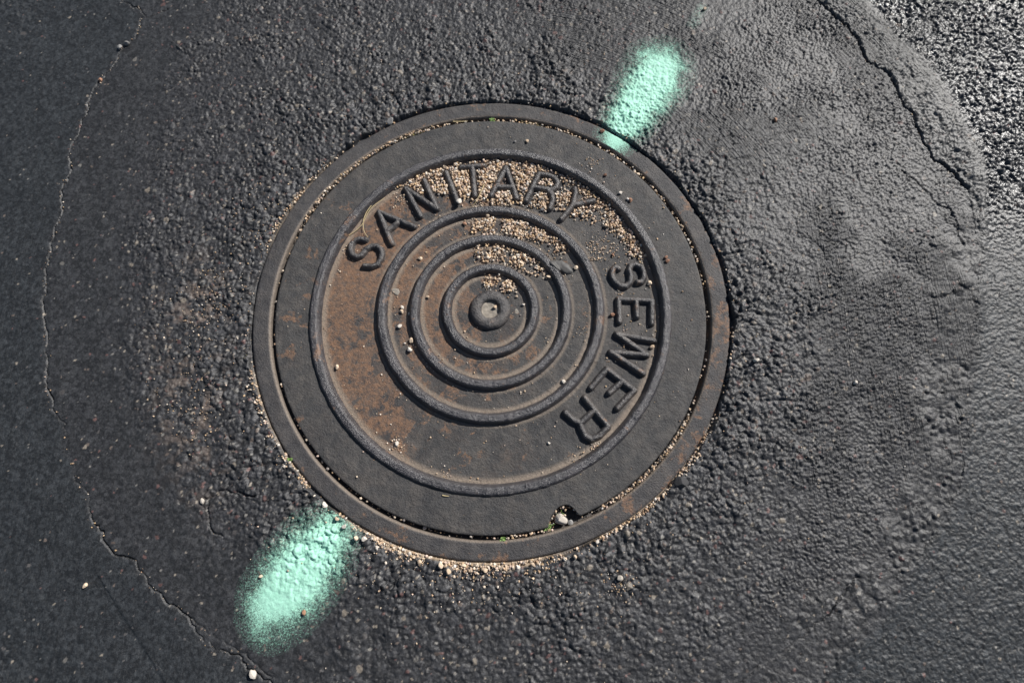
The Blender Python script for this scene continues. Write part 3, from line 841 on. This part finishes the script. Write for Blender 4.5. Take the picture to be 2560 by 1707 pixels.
def subdiv(V, F):
    V = list(map(tuple, V)); cache = {}; out = []
    def mid(a, b):
        k = (min(a, b), max(a, b))
        if k not in cache:
            m = np.array(V[a]) + np.array(V[b]); m /= np.linalg.norm(m)
            V.append(tuple(m)); cache[k] = len(V) - 1
        return cache[k]
    for a, b, c in F:
        ab, bc, cab = mid(a, b), mid(b, c), mid(c, a)
        out += [(a, ab, cab), (b, bc, ab), (c, cab, bc), (ab, bc, cab)]
    return np.array(V), np.array(out)


ICO2 = subdiv(ICO_V, ICO_F)
ICO3 = subdiv(*ICO2)


def rock_shape(rng, base, squash=0.75, facets=7):
    V = base[0].copy()
    s = np.array([1.0, rng.uniform(0.68, 0.95), rng.uniform(squash - 0.12, squash + 0.1)])
    for _ in range(facets):                       # knock flats off the stone
        n = rng.normal(size=3); n /= np.linalg.norm(n)
        d = rng.uniform(0.50, 0.85)
        k = V @ n
        V = V - np.clip(k - d, 0, None)[:, None] * n * 0.9
    V = V * s
    a = rng.uniform(0, 6.28)
    c, sn = math.cos(a), math.sin(a)
    return np.stack([V[:, 0] * c - V[:, 1] * sn, V[:, 0] * sn + V[:, 1] * c, V[:, 2]], 1)


def rot_rand(rng, n):
    q = rng.normal(size=(n, 4)); q /= np.linalg.norm(q, axis=1)[:, None]
    w, x, y, z = q.T
    return np.stack([np.stack([1 - 2 * (y * y + z * z), 2 * (x * y - z * w), 2 * (x * z + y * w)], -1),
                     np.stack([2 * (x * y + z * w), 1 - 2 * (x * x + z * z), 2 * (y * z - x * w)], -1),
                     np.stack([2 * (x * z - y * w), 2 * (y * z + x * w), 1 - 2 * (x * x + y * y)], -1)], 1)


def grain_mesh(name, P, S, dirty=0.0):
    """one joined heap of tiny angular grains"""
    rng = np.random.default_rng(len(P) + 5)
    n = len(P)
    P = np.asarray(P); S = np.asarray(S)
    base = ICO_V[None] * (1 + rng.uniform(-0.22, 0.18, (n, 12, 1)))
    base = base * np.stack([np.ones(n), rng.uniform(0.65, 1, n), rng.uniform(0.6, 0.95, n)], -1)[:, None, :]
    V = np.einsum('nij,nkj->nki', rot_rand(rng, n), base) * S[:, None, None] + P[:, None, :]
    F = (ICO_F[None] + (np.arange(n) * 12)[:, None, None]).reshape(-1, 3)
    ci = rng.choice(len(GRAIN_COL), n, p=GRAIN_P / GRAIN_P.sum())
    C = np.clip(GRAIN_COL[ci] * rng.uniform(0.72, 1.15, (n, 1)), 0, 0.88) * (1 - dirty * rng.random((n, 1)))
    C = np.repeat(np.concatenate([C, np.ones((n, 1))], 1)[:, None, :], 12, 1)
    return mesh_np(name, V.reshape(-1, 3), F, M_GRAIN, False, {'col': ('FLOAT_COLOR', C.reshape(-1, 4))})


PEB = [mesh_np('pebble', rock_shape(np.random.default_rng(500 + i), ICO3, 0.78, 12), ICO3[1], M_TAN, False) for i in range(7)]


def matvar(me, mat):
    m = me.copy(); m.materials[0] = mat
    return m


PEBM = {k: [matvar(p, m) for p in PEB] for k, m in (('pale', M_PALE), ('red', M_RED), ('grey', M_GREY), ('dark', M_DARK))}
PEBM['tan'] = PEB
n_peb = 0


def pebble(x, y, size, col, label, group=None, z=None, name='pebble', cat='pebble'):
    global n_peb
    n_peb += 1
    zz = surf(x, y) if z is None else z
    o = obj(name, PEBM[col][n_peb % 7], loc=(x, y, zz + size * 0.52), label=label, cat=cat, group=group)
    o.scale = (size, size, size)
    o.rotation_euler = (random.uniform(-0.35, 0.35), random.uniform(-0.35, 0.35), random.uniform(0, 6.28))
    return o


HM = CH.copy()                 # rises as grains pile up


def drop(x, y, r):
    i = int(round((x + 0.375) / CS)); j = int(round((y + 0.375) / CS))
    k = max(1, int(r / CS))
    z = float(HM[j, i])
    w = HM[j - k:j + k + 1, i - k:i + k + 1]
    zz = z + r * 0.62
    yy, xx = np.mgrid[-k:k + 1, -k:k + 1] * CS
    cap = zz + np.sqrt(np.clip(r * r - xx * xx - yy * yy, 0, None)) * 0.8 - 0.0002
    HM[j - k:j + k + 1, i - k:i + k + 1] = np.where(xx * xx + yy * yy < r * r, np.maximum(w, cap), w)
    return zz


def sand_zone(zone, n, dens, maxlift=0.0026, sizes=(0.0006, 0.0029)):
    pts = ZONES[zone]
    xs = [p[0] for p in pts]; ys = [p[1] for p in pts]
    P = []; S = []
    tries = 0
    while len(P) < n and tries < n * 30:
        m = 4000
        X = RNG.uniform(min(xs) - 0.012, max(xs) + 0.012, m); Y = RNG.uniform(min(ys) - 0.012, max(ys) + 0.012, m)
        jx = 0.006 * vnoise(X, Y, 0.015, 400) + RNG.normal(0, 0.0035, m); jy = 0.006 * vnoise(X, Y, 0.015, 401) + RNG.normal(0, 0.0035, m)
        ok = in_poly(X + jx, Y + jy, pts) & (RNG.random(m) < dens(X, Y))
        for x, y in zip(X[ok], Y[ok]):
            tries += 1
            if len(P) >= n:
                break
            i = int(round((x + 0.375) / CS)); j = int(round((y + 0.375) / CS))
            if LMASK[j, i] or CH[j, i] > FLOOR + 0.0025 or HM[j, i] > FLOOR + maxlift:
                continue
            u = RNG.random()
            r = sizes[0] + (sizes[1] - sizes[0]) * u ** 2.5
            P.append((x, y, drop(x, y, r))); S.append(r)
        tries += 50
    return P, S


def densA(x, y):
    r = np.hypot(x, y); deg = np.degrees(np.arctan2(y, x))
    main = sstep(0.160, 0.205, r + 0.012 * vnoise(x, y, 0.02, 410))
    d = (0.25 + 0.75 * main) * sstep(128, 108, deg) * (0.22 + 0.78 * sstep(40, 62, deg + 9 * vnoise(x, y, 0.03, 411)))
    out = sstep(0.226, 0.248, r + 0.006 * vnoise(x, y, 0.02, 412))
    return np.clip(np.maximum(d, out * sstep(18, 26, deg) * sstep(135, 120, deg)) * np.clip(0.75 + 0.9 * fbm(x, y, 0.018, 2, 415), 0.1, 1), 0.03, 1)


def densU(x, y):
    return np.clip(0.5 + 1.1 * fbm(x, y, 0.016, 2, 420), 0.04, 1)


PA, SA = sand_zone('A', 3300, densA)
PB, SB = sand_zone('B', 900, densU)
PC, SC = sand_zone('C', 560, densU)
PD, SD = sand_zone('D', 200, densU)


# thin scatter: stray grains over the cover floor and the flat rim
def scatter_cover(n, f, smin, smax):
    P = []; S = []
    while len(P) < n:
        X = RNG.uniform(-0.325, 0.325, 3000); Y = RNG.uniform(-0.325, 0.325, 3000)
        rr = np.hypot(X, Y)
        ok = (rr < 0.322) & (RNG.random(3000) < f(X, Y, rr))
        for x, y in zip(X[ok], Y[ok]):
            i = int(round((x + 0.375) / CS)); j = int(round((y + 0.375) / CS))
            if LMASK[j, i] or (CR_[j, i] < 0.276 and CH[j, i] > FLOOR + 0.002):
                continue
            r = smin + (smax - smin) * RNG.random() ** 2.2
            P.append((x, y, drop(x, y, r))); S.append(r)
            if len(P) >= n:
                break
    return P, S


def fstray(X, Y, rr):
    deg = np.degrees(np.arctan2(Y, X))
    cl = sstep(-0.05, 0.5, fbm(X, Y, 0.03, 2, 430))
    base = 0.05 + 0.5 * cl * ((deg > -35) & (deg < 110))
    return np.where(rr > 0.276, base * 0.16, base)


PS, SS = scatter_cover(780, fstray, 0.0004, 0.0017)
def fclump(X, Y, rr):
    v = np.zeros_like(X)
    for cx, cy, s in ((-0.1341, -0.2011, 0.008), (-0.061, -0.2432, 0.006), (-0.126, -0.208, 0.006), (-0.205, 0.092, 0.008), (-0.150, 0.183, 0.012), (-0.225, 0.100, 0.008), (0.137, -0.036, 0.006), (0.150, -0.005, 0.006),
                      (0.128, -0.228, 0.012), (0.150, -0.206, 0.009), (-0.0875, 0.150, 0.009), (-0.115, -0.055, 0.010), (-0.085, -0.080, 0.010), (0.200, 0.03, 0.008), (0.10, 0.055, 0.012), (0.12, 0.065, 0.008), (0.165, 0.245, 0.012), (0.17, 0.10, 0.02), (0.205, -0.063, 0.008)):
        v = np.maximum(v, np.exp(-((X - cx) ** 2 + (Y - cy) ** 2) / (s * s)))
    return v
PT, ST = scatter_cover(620, fclump, 0.0004, 0.0015)

sand = [('sand_drift', PA, SA, 'thick drift of tan sand round the word SANITARY under the big ring'),
        ('sand_drift', PB, SB, 'arc of tan sand in the groove between the second and third rings'),
        ('sand_drift', PC, SC, 'arc of tan sand in the groove outside the innermost ring'),
        ('sand_drift', PD, SD, 'small patch of tan sand inside the innermost ring above the boss'),
        ('stray_sand', PS + PT, SS + ST, 'stray tan sand grains scattered thinly over the iron cover')]
for nm, P, S, lab in sand:
    obj(nm, grain_mesh(nm, P, S), label=lab, cat='sand', kind='stuff')

# grit in the gap between cover and collar
P = []; S = []
while len(P) < 1500:
    a = RNG.uniform(0, 2 * math.pi); dg = math.degrees(a)
    f = 0.06 + 0.95 * float(angle_bump(dg, 131, 25)) + 0.50 * float(angle_bump(dg, 40, 34)) + 0.35 * float(angle_bump(dg, 92, 26)) + 0.95 * float(angle_bump(dg, 315, 17)) + 0.45 * float(angle_bump(dg, 283, 10)) + 0.06 * float(angle_bump(dg, 235, 40))
    if RNG.random() > f:
        continue
    full = max(float(angle_bump(dg, 131, 25)), float(angle_bump(dg, 315, 17)))
    rr = RNG.uniform(float(notch_r(a)) + 0.0006, R_FRAME_IN - 0.0006)
    if full < 0.3 and RNG.random() < 0.7:
        rr = float(notch_r(a)) + 0.0012 + 0.002 * RNG.random()
    x, y = rr * math.cos(a), rr * math.sin(a)
    r = 0.0007 + 0.0018 * RNG.random() ** 2
    z = -0.0085 + 0.0055 * full + 0.003 * RNG.random() + (0.003 if r > 0.0018 else 0)
    P.append((x, y, z)); S.append(r)
obj('gap_grit', grain_mesh('gap_grit', P, S, 0.35), label='line of tan grit lodged in the gap between cover and collar', cat='grit', kind='stuff')
# sand in the joint round the collar
P = []; S = []
while len(P) < 1500:
    a = RNG.uniform(0, 2 * math.pi); dg = math.degrees(a)
    if RNG.random() > 0.05 + float(sandy(np.array(dg))) ** 1.3:
        continue
    w = 0.004 + 0.011 * float(angle_bump(dg, 262, 26)) + 0.004 * float(angle_bump(dg, 207, 12))
    rr = R_FRAME + 0.0015 + w * abs(RNG.normal()) * 0.75
    x, y = rr * math.cos(a), rr * math.sin(a)
    r = 0.0006 + 0.0019 * RNG.random() ** 1.8
    z = float(bilin(GZ, x, y)) + r * (0.4 + 0.9 * RNG.random())
    if z > 0.0035:
        continue
    P.append((x, y, z)); S.append(r)
obj('joint_sand', grain_mesh('joint_sand', P, S, 0.2), label='tan sand filling the joint between collar and asphalt, thickest along the bottom', cat='sand', kind='stuff')
# grit lying in the hollows of the asphalt
P = []; S = []
cx_ = [(-0.46, -0.005, 0.055, 0.05), (-0.43, -0.03, 0.03, 0.10), (-0.45, -0.14, 0.05, 0.06), (-0.41, -0.17, 0.03, 0.05), (-0.41, 0.02, 0.04, 0.05), (0.02, -0.40, 0.16, 0.02), (0.175, -0.385, 0.02, 0.02), (-0.37, 0.12, 0.03, 0.08)]
while len(P) < 1250:
    if RNG.random() < 0.55:
        c = cx_[int(RNG.integers(len(cx_)))]
        x, y = c[0] + RNG.normal() * c[2] * 0.6, c[1] + RNG.normal() * c[3] * 0.6
    else:
        a = RNG.uniform(0, 6.2832); rr = 0.365 + 0.30 * RNG.random() ** 1.7
        x, y = rr * math.cos(a), rr * math.sin(a)
    if math.hypot(x, y) < R_FRAME + 0.004 or not (-0.95 < x < 1.0 and -0.55 < y < 0.62):
        continue
    z = float(bilin(GZ, x, y))
    zn = max(float(bilin(GZ, x + 0.004, y)), float(bilin(GZ, x - 0.004, y)), float(bilin(GZ, x, y + 0.004)), float(bilin(GZ, x, y - 0.004)))
    if zn - z < 0.0007:
        continue
    r = 0.0004 + 0.0013 * RNG.random() ** 2.2
    P.append((x, y, z + r * 0.5)); S.append(r)
obj('asphalt_grit', grain_mesh('asphalt_grit', P, S, 0.45), label='tan grit caught in the hollows of the asphalt, mostly left of the cover', cat='grit', kind='stuff')

P = []; S = []
for nm, dens_ in (('left', 0.0075), ('right', 0.012)):
    pts = CRACKS[nm]
    for a, b in zip(pts[:-1], pts[1:]):
        L = math.hypot(b[0] - a[0], b[1] - a[1])
        for k in range(int(RNG.poisson(L / dens_))):
            t = RNG.random()
            x = a[0] + (b[0] - a[0]) * t + RNG.normal(0, 0.0028); y = a[1] + (b[1] - a[1]) * t + RNG.normal(0, 0.0028)
            if not (GX0 < x < GX1 - 0.01 and GY0 < y < GY1 - 0.01):
                continue
            r = 0.0004 + 0.0013 * RNG.random() ** 2.5
            P.append((x, y, float(bilin(GZ, x, y)) + r * 0.4)); S.append(r)
obj('crack_grit', grain_mesh('crack_grit', P, S, 0.6), label='tan grit crumbs caught along the two long cracks in the asphalt', cat='grit', kind='stuff')

# ------------------------------------------------------------------ pebbles one can tell apart
def p1(x, y, size, col, label, z=None):
    return pebble(x, y, size, col, label, z=z)


p1(0.1804, 0.3036, 0.0042, 'red', 'reddish brown pebble on the collar rim beside the green paint')
p1(0.4641, 0.3211, 0.0042, 'red', 'lone brown pebble on brushed asphalt right of the upper paint mark')
p1(0.3674, 0.5433, 0.0040, 'tan', 'lone tan pebble on the asphalt at the top edge above the upper paint mark')
p1(-0.3025, -0.4953, 0.0066, 'pale', 'large whitish stone in the crack near the bottom edge')
p1(-0.5414, -0.3891, 0.0038, 'tan', 'lone pale pebble on smooth asphalt at lower left outside the crack')
p1(-0.6653, 0.4052, 0.0056, 'red', 'pinkish pebble on the left crack at upper left')
p1(-0.6309, 0.4788, 0.0056, 'grey', 'grey stone chunk lodged in the upper left crack')
p1(-0.6420, 0.4700, 0.0048, 'grey', 'pale stone chunk beside the grey one in the upper left crack')
p1(0.3876, -0.0822, 0.0050, 'pale', 'pale stone on rough asphalt right of the collar')
p1(0.1765, -0.3780, 0.0050, 'pale', 'whitish square stone in the rough asphalt below the collar')
p1(-0.3968, -0.2799, 0.0044, 'pale', 'whitish stone in the rough asphalt left of the lower paint mark')
p1(0.5296, -0.1148, 0.0036, 'pale', 'small white stone on brushed asphalt far right of the cover')
p1(-0.2438, -0.4222, 0.0042, 'red', 'brown pebble on the right edge of the lower paint mark')
p1(-0.3060, -0.4280 + 0.05, 0.0030, 'tan', 'tiny tan pebble left of the lower paint mark')
p1(0.0571, 0.2864, 0.0035, 'tan', 'tan pebble on the flat rim above the letter A of SANITARY')
p1(0.0369, 0.2859, 0.0028, 'grey', 'small grey pebble on the flat rim above the second A')
p1(0.1822, 0.2244, 0.0034, 'red', 'brownish pebble on the flat rim outside the letter Y')
p1(0.2050, 0.1924, 0.0038, 'pale', 'pale flat pebble on the flat rim at upper right')
p1(0.2204, 0.1796, 0.0040, 'red', 'brown pebble of the pair on the flat rim at upper right')
p1(0.2160, 0.1810, 0.0031, 'pale', 'white pebble of the pair on the flat rim at upper right')
p1(0.2700, 0.0829, 0.0034, 'red', 'upper of two brown pebbles on the rim right of SEWER')
p1(0.2722, 0.0763, 0.0036, 'red', 'lower of two brown pebbles on the rim right of SEWER')
p1(0.0495, 0.0084, 0.0032, 'pale', 'white pebble just right of the centre boss')
p1(0.1311, 0.0681, 0.0044, 'tan', 'tan pebble beside the dark gum blob')
p1(0.0893, 0.0535, 0.0046, 'tan', 'long tan pebble against the third ring below the gum blob')
p1(0.2435, 0.0424, 0.0044, 'tan', 'tan pebble right below the letter S of SEWER')
p1(0.2421, -0.0589, 0.0044, 'tan', 'tan pebble touching the letter W')
p1(0.1848, -0.0074, 0.0042, 'red', 'brown pebble left of the first E of SEWER')
p1(0.1079, -0.1106, 0.0036, 'pale', 'pale pebble between the rings at lower right')
p1(0.1899, 0.0893, 0.0034, 'red', 'brown pebble above the letter S of SEWER')
p1(0.0065, 0.0035, 0.0036, 'tan', 'small tan pebble in the middle hole of the cover', FLOOR + 0.003)
p1(-0.1353, 0.0043, 0.0036, 'pale', 'upper pebble of the touching pair in the left groove')
p1(-0.1358, -0.0028, 0.0036, 'tan', 'lower pebble of the touching pair in the left groove')
p1(-0.1246, -0.0055, 0.0033, 'pale', 'pale pebble against the third ring on its left')
p1(-0.1381, -0.0249, 0.0041, 'pale', 'single pale pebble in the left groove below the pair')
p1(-0.1193, -0.0476, 0.0046, 'tan', 'upper of two tan pebbles in the lower left groove')
p1(-0.1212, -0.0622, 0.0050, 'pale', 'lower and larger of two pebbles in the lower left groove')
p1(-0.0967, 0.0213, 0.0032, 'tan', 'lone pebble in the rusty groove left of the innermost ring')
p1(-0.0428, 0.1432, 0.0040, 'red', 'brown pebble left of the sand in the second groove')
p1(-0.1112, 0.0846, 0.0036, 'tan', 'tan pebble on rust in the upper left groove')
p1(-0.1341, -0.2011, 0.0044, 'pale', 'white pebble on the lower left floor of the cover')
p1(-0.2275, -0.0886, 0.0042, 'tan', 'tan pebble against the big ring at far left of the floor')
p1(-0.0893, -0.3161, 0.0036, 'pale', 'pale pebble at the lower edge of the cover, left of the weed')
p1(0.085, -0.200, 0.0028, 'pale', 'tiny white pebble on the lower right floor of the cover')
p1(-0.052, 0.179, 0.0056, 'pale', 'pale oval pebble below the letter N')
# rock in the pick notch, tarred stones along the collar
st = obj('stone', mesh_np('stone', rock_shape(np.random.default_rng(41), ICO3, 0.8, 12), ICO3[1], M_PALE, False), loc=(0.1000, -0.3050, -0.0055), label='rough pale stone wedged in the pick notch of the cover', cat='stone')
st.scale = (0.0098, 0.0088, 0.0095)
st = obj('stone', mesh_np('stone', rock_shape(np.random.default_rng(43), ICO3, 0.7, 12), ICO3[1], M_GREY, True), loc=(0.1130, -0.3085, -0.0085), label='small grey stone right of the rock in the pick notch', cat='stone')
st.scale = (0.0052, 0.0045, 0.0045)
pebble(-0.1705, 0.3245, 0.0080, 'grey', 'smooth grey stone against the collar at upper left', z=-0.004, name='stone', cat='stone')
pebble(0.2690, -0.2560, 0.0120, 'dark', 'dark tarred stone against the collar at lower right', z=-0.004, name='stone', cat='stone')

LCEN = [(ch + o, np.mean([p for st_ in strokes for p in st_], axis=0)) for (ch, strokes), o in zip(LETTERS, (' of SANITARY', ' beside that S', '', '', '', ' after the T', ' of SANITARY', '', ' of SEWER', ' before the W', '', ' after the W', ' of SEWER'))]
CNAME = {'tan': 'tan', 'pale': 'whitish', 'grey': 'grey'}


def near_letter(x, y):
    nm, c = min(LCEN, key=lambda q: (q[1][0] - x) ** 2 + (q[1][1] - y) ** 2)
    side = 'outside' if math.hypot(x, y) > math.hypot(*c) + 0.012 else ('inside' if math.hypot(x, y) < math.hypot(*c) - 0.012 else 'beside')
    return side + ' the letter ' + nm


def along(x, y):
    a = math.degrees(math.atan2(y, x))
    return 'left end' if a > 92 else ('left half' if a > 74 else ('middle' if a > 58 else ('right half' if a > 44 else 'right end')))


GP = {'A': ('pebbles in the drift round SANITARY', 'larger tan pebble lying in the sand drift round the word SANITARY', PA, 90),
      'B': ('pebbles in the second groove', 'larger tan pebble in the sand arc between second and third rings', PB, 26),
      'C': ('pebbles in the third groove', 'larger tan pebble in the sand arc outside the innermost ring', PC, 22),
      'D': ('pebbles inside the innermost ring', 'larger tan pebble in the sand inside the innermost ring', PD, 9)}
for k, (grp, lab, P, n) in GP.items():
    sel = RNG.choice(len(P), min(n, len(P)), replace=False)
    for i in sel:
        x, y, _ = P[i]
        rr = 0.0024 + 0.0013 * RNG.random() ** 1.5
        j = int(round((y + 0.375) / CS)); ii = int(round((x + 0.375) / CS))
        if CH[j, ii] > FLOOR + 0.001 or LMASK[j, ii]:
            continue
        col = 'tan' if RNG.random() < 0.75 else ('pale' if RNG.random() < 0.7 else 'grey')
        if k == 'A':
            lab = '%s pebble in the sand %s' % (CNAME[col], near_letter(x, y))
        else:
            lab = '%s pebble at the %s of the sand %s' % (CNAME[col], along(x, y), {'B': 'arc between second and third rings', 'C': 'arc outside the innermost ring', 'D': 'inside the innermost ring'}[k])
        pebble(x, y, rr, col, lab, grp, z=float(HM[j, ii]) - rr * 0.7)
for k in range(26):
    a = math.radians(random.choice([random.uniform(20, 80), random.uniform(20, 60), random.uniform(85, 120)]))
    rr = (R_LID + R_FRAME_IN) / 2 - 0.0006
    pebble(rr * math.cos(a), rr * math.sin(a), random.uniform(0.0021, 0.0034), random.choice(['tan', 'tan', 'pale']), 'pebble stuck in the gap at the %s of the cover' % ('top left' if a > 1.75 else 'very top' if a > 1.45 else 'top right' if a > 1.0 else 'upper right' if a > 0.65 else 'right'), 'pebbles in the gap above the cover', z=-0.0062)
for k in range(34):
    a = math.radians(random.gauss(262, 16))
    rr = R_FRAME + 0.004 + abs(random.gauss(0, 0.006))
    x, y = rr * math.cos(a), rr * math.sin(a)
    pebble(x, y, random.uniform(0.0024, 0.0044), random.choice(['tan', 'tan', 'pale']), 'larger tan pebble in the sand under the collar, ' + ('far left' if a < 4.25 else 'left' if a < 4.5 else 'near the middle' if a < 4.75 else 'right') + ' of its bottom', 'pebbles along the bottom of the collar')

# ------------------------------------------------------------------ straws, weeds, gum
def tube(name, pts, rad, mat, closed_tip=True, n=6):
    pts = [Vector(p) for p in pts]
    # smooth the path
    path = []
    for i in range(len(pts) - 1):
        p0 = pts[max(i - 1, 0)]; p1_ = pts[i]; p2 = pts[i + 1]; p3 = pts[min(i + 2, len(pts) - 1)]
        for k in range(6):
            t = k / 6
            path.append(0.5 * ((2 * p1_) + (-p0 + p2) * t + (2 * p0 - 5 * p1_ + 4 * p2 - p3) * t * t + (-p0 + 3 * p1_ - 3 * p2 + p3) * t ** 3))
    path.append(pts[-1])
    V = []; F = []
    m = len(path)
    for i, p in enumerate(path):
        d = (path[min(i + 1, m - 1)] - path[max(i - 1, 0)]).normalized()
        s = d.cross(Vector((0, 0, 1))).normalized(); u = s.cross(d)
        r = rad * (1 - 0.6 * i / m)
        for k in range(n):
            a = 2 * math.pi * k / n
            V.append(p + s * math.cos(a) * r + u * math.sin(a) * r * 0.7)
    for i in range(m - 1):
        for k in range(n):
            F.append((i * n + k, i * n + (k + 1) % n, (i + 1) * n + (k + 1) % n, (i + 1) * n + k))
    return mesh_np(name, [tuple(v) for v in V], F, mat)


def straw(pts, zs, label, rad=0.00075):
    P = [(x, y, z) for (x, y), z in zip(pts, zs)]
    obj('dry_straw', tube('dry_straw', P, rad, M_DRY), label=label, cat='straw')


zf = FLOOR + 0.0012
straw([(-0.1917, 0.1725), (-0.2002, 0.1595), (-0.2037, 0.1428), (-0.2008, 0.1282), (-0.1952, 0.1208)], [zf + 0.006, zf + 0.004, zf + 0.003, zf + 0.002, zf], 'curved dry straw hooking down above the first letter S', 0.0008)
straw([(-0.2257, 0.1237), (-0.2065, 0.1392), (-0.1913, 0.1669), (-0.1720, 0.1875)], [zf, zf + 0.003, zf + 0.0075, zf + 0.003], 'long dry straw lying from the letter S up to the big ring', 0.0007)
straw([(-0.0123, 0.2096), (-0.0181, 0.1945), (-0.0248, 0.1813), (-0.0314, 0.1729)], [zf + 0.005, zf + 0.006, zf + 0.003, zf], 'dry straw lying between the letters T and A', 0.0008)
straw([(-0.0650, -0.2722), (-0.0600, -0.2731), (-0.0554, -0.2733)], [0.0005, 0.0006, 0.0005], 'short dry straw on the rim below the big ring', 0.0008)
straw([(-0.0651, 0.3246), (-0.0527, 0.3240), (-0.0412, 0.3254)], [-0.001, 0.0, -0.001], 'dry straw lying in the gap at the top of the cover', 0.0011)


def weed(x, y, z, size, n, mat, label, blade=False, name='weed', cat='weed', squeeze=0.0, ang=0.0):
    rng = random.Random(int((x + 2) * 10000))
    V = []; F = []
    for k in range(n):
        a = rng.uniform(0, 6.283); tilt = rng.uniform(0.25, 0.95); L = size * rng.uniform(0.55, 1.1)
        w = L * (0.07 if blade else 0.28)
        off = rng.gauss(0, squeeze); bx, by = off * math.cos(ang) + rng.gauss(0, size * 0.12), off * math.sin(ang) + rng.gauss(0, size * 0.12)
        d = Vector((math.cos(a) * tilt, math.sin(a) * tilt, 1 - 0.6 * tilt)); s = Vector((-math.sin(a), math.cos(a), 0.1))
        b = len(V)
        prof = ((0, 0.35), (0.35, 0.9), (0.7, 1.0), (1.0, 0.12)) if not blade else ((0, 1), (0.4, 0.9), (0.75, 0.6), (1.0, 0.1))
        for t, ww in prof:
            c = d * L * t + Vector((0, 0, -0.35 * L * t * t)) + Vector((bx, by, 0))
            V += [tuple(c - s * w * ww), tuple(c + s * w * ww)]
        for i in range(3):
            F.append((b + 2 * i, b + 2 * i + 1, b + 2 * i + 3, b + 2 * i + 2))
    return obj(name, mesh_np(name, V, F, mat), loc=(x, y, z), label=label, cat=cat)


weed(-0.0009, 0.3293, -0.004, 0.0062, 14, M_LEAF, 'tiny green weed in the gap at the very top of the cover')
weed(-0.1347, 0.3018, -0.006, 0.0062, 46, M_MOSS, 'yellow green grass tuft in the gap at upper left', True, 'grass_tuft', 'grass', 0.008, 0.42)
weed(0.0676, 0.3232, -0.006, 0.0072, 46, M_DRY, 'dry yellow grass tuft in the gap at the upper right', True, 'grass_tuft', 'grass', 0.009, -0.2)
weed(0.0210, -0.3303, -0.003, 0.0068, 22, M_LEAF, 'small green weed in the gap at the bottom of the cover')
weed(0.0814, -0.3161, -0.005, 0.0080, 22, M_LEAF, 'green grass sprig at the left end of the pick notch', True, 'grass_sprig', 'grass', 0.003, 0.5)
weed(0.0985, -0.2975, -0.009, 0.0080, 8, M_LEAF, 'green grass blades behind the stone in the pick notch', True, 'grass_sprig', 'grass', 0.003, 0.2)
weed(-0.2834, -0.2249, -0.001, 0.0060, 20, M_LEAF, 'small green weed outside the collar at lower left')
weed(-0.3630, -0.0758, -0.001, 0.0085, 14, M_MOSS, 'yellow green sprig outside the collar at far left', True, 'grass_sprig', 'grass', 0.003, 1.2)


def blob(name, x, y, sx, sy, h, mat, label, cat, seed, rot=0.0):
    n, m = 40, 9
    th = np.linspace(0, 2 * math.pi, n, endpoint=False)
    V = [(0, 0, h)]
    wob = 1 + 0.16 * np.sin(2 * th + seed) + 0.10 * np.sin(3 * th + seed * 2.1) + 0.06 * np.sin(7 * th + seed)
    for i in range(1, m + 1):
        t = i / m
        z = h * (1 - t ** 4) * (1 + 0.25 * vnoise(np.cos(th) * t, np.sin(th) * t, 0.5, int(seed) + 480)) - (0.001 if i == m else 0)
        V += [(sx * t * wob[k] * math.cos(th[k]), sy * t * wob[k] * math.sin(th[k]), float(z[k])) for k in range(n)]
    V = np.array(V)
    X = x + V[:, 0] * math.cos(rot) - V[:, 1] * math.sin(rot); Y = y + V[:, 0] * math.sin(rot) + V[:, 1] * math.cos(rot)
    zs = np.array([surf(a, b) for a, b in zip(X, Y)])
    F = []
    for i in range(m - 1):
        for k in range(n):
            F.append((1 + i * n + k, 1 + (i + 1) * n + k, 1 + (i + 1) * n + (k + 1) % n, 1 + i * n + (k + 1) % n))
    for k in range(0, n, 2):
        F.append((0, 1 + k, 1 + (k + 1) % n, 1 + (k + 2) % n))
    zs = np.maximum(zs, zs.max() * 0.5 + zs * 0.5 - 0.0005) * 0.5 + zs * 0.5
    return obj(name, mesh_np(name, np.stack([X, Y, zs + V[:, 2]], 1), F, mat), label=label, cat=cat)


blob('gum_blob', 0.1085, 0.0700, 0.0165, 0.0105, 0.0022, M_GUM, 'flattened dark gum blob stuck over the third ring at right', 'gum', 1.3, -0.45)
blob('pale_spot', -0.1468, 0.0304, 0.0058, 0.0062, 0.0007, M_CRUST, 'round pale crusty spot in the left groove', 'crust', 2.6)
blob('pale_spot', 0.0392, -0.0023, 0.0036, 0.0040, 0.0006, M_CRUST, 'faint pale crusty spot right of the centre boss', 'crust', 4.1)
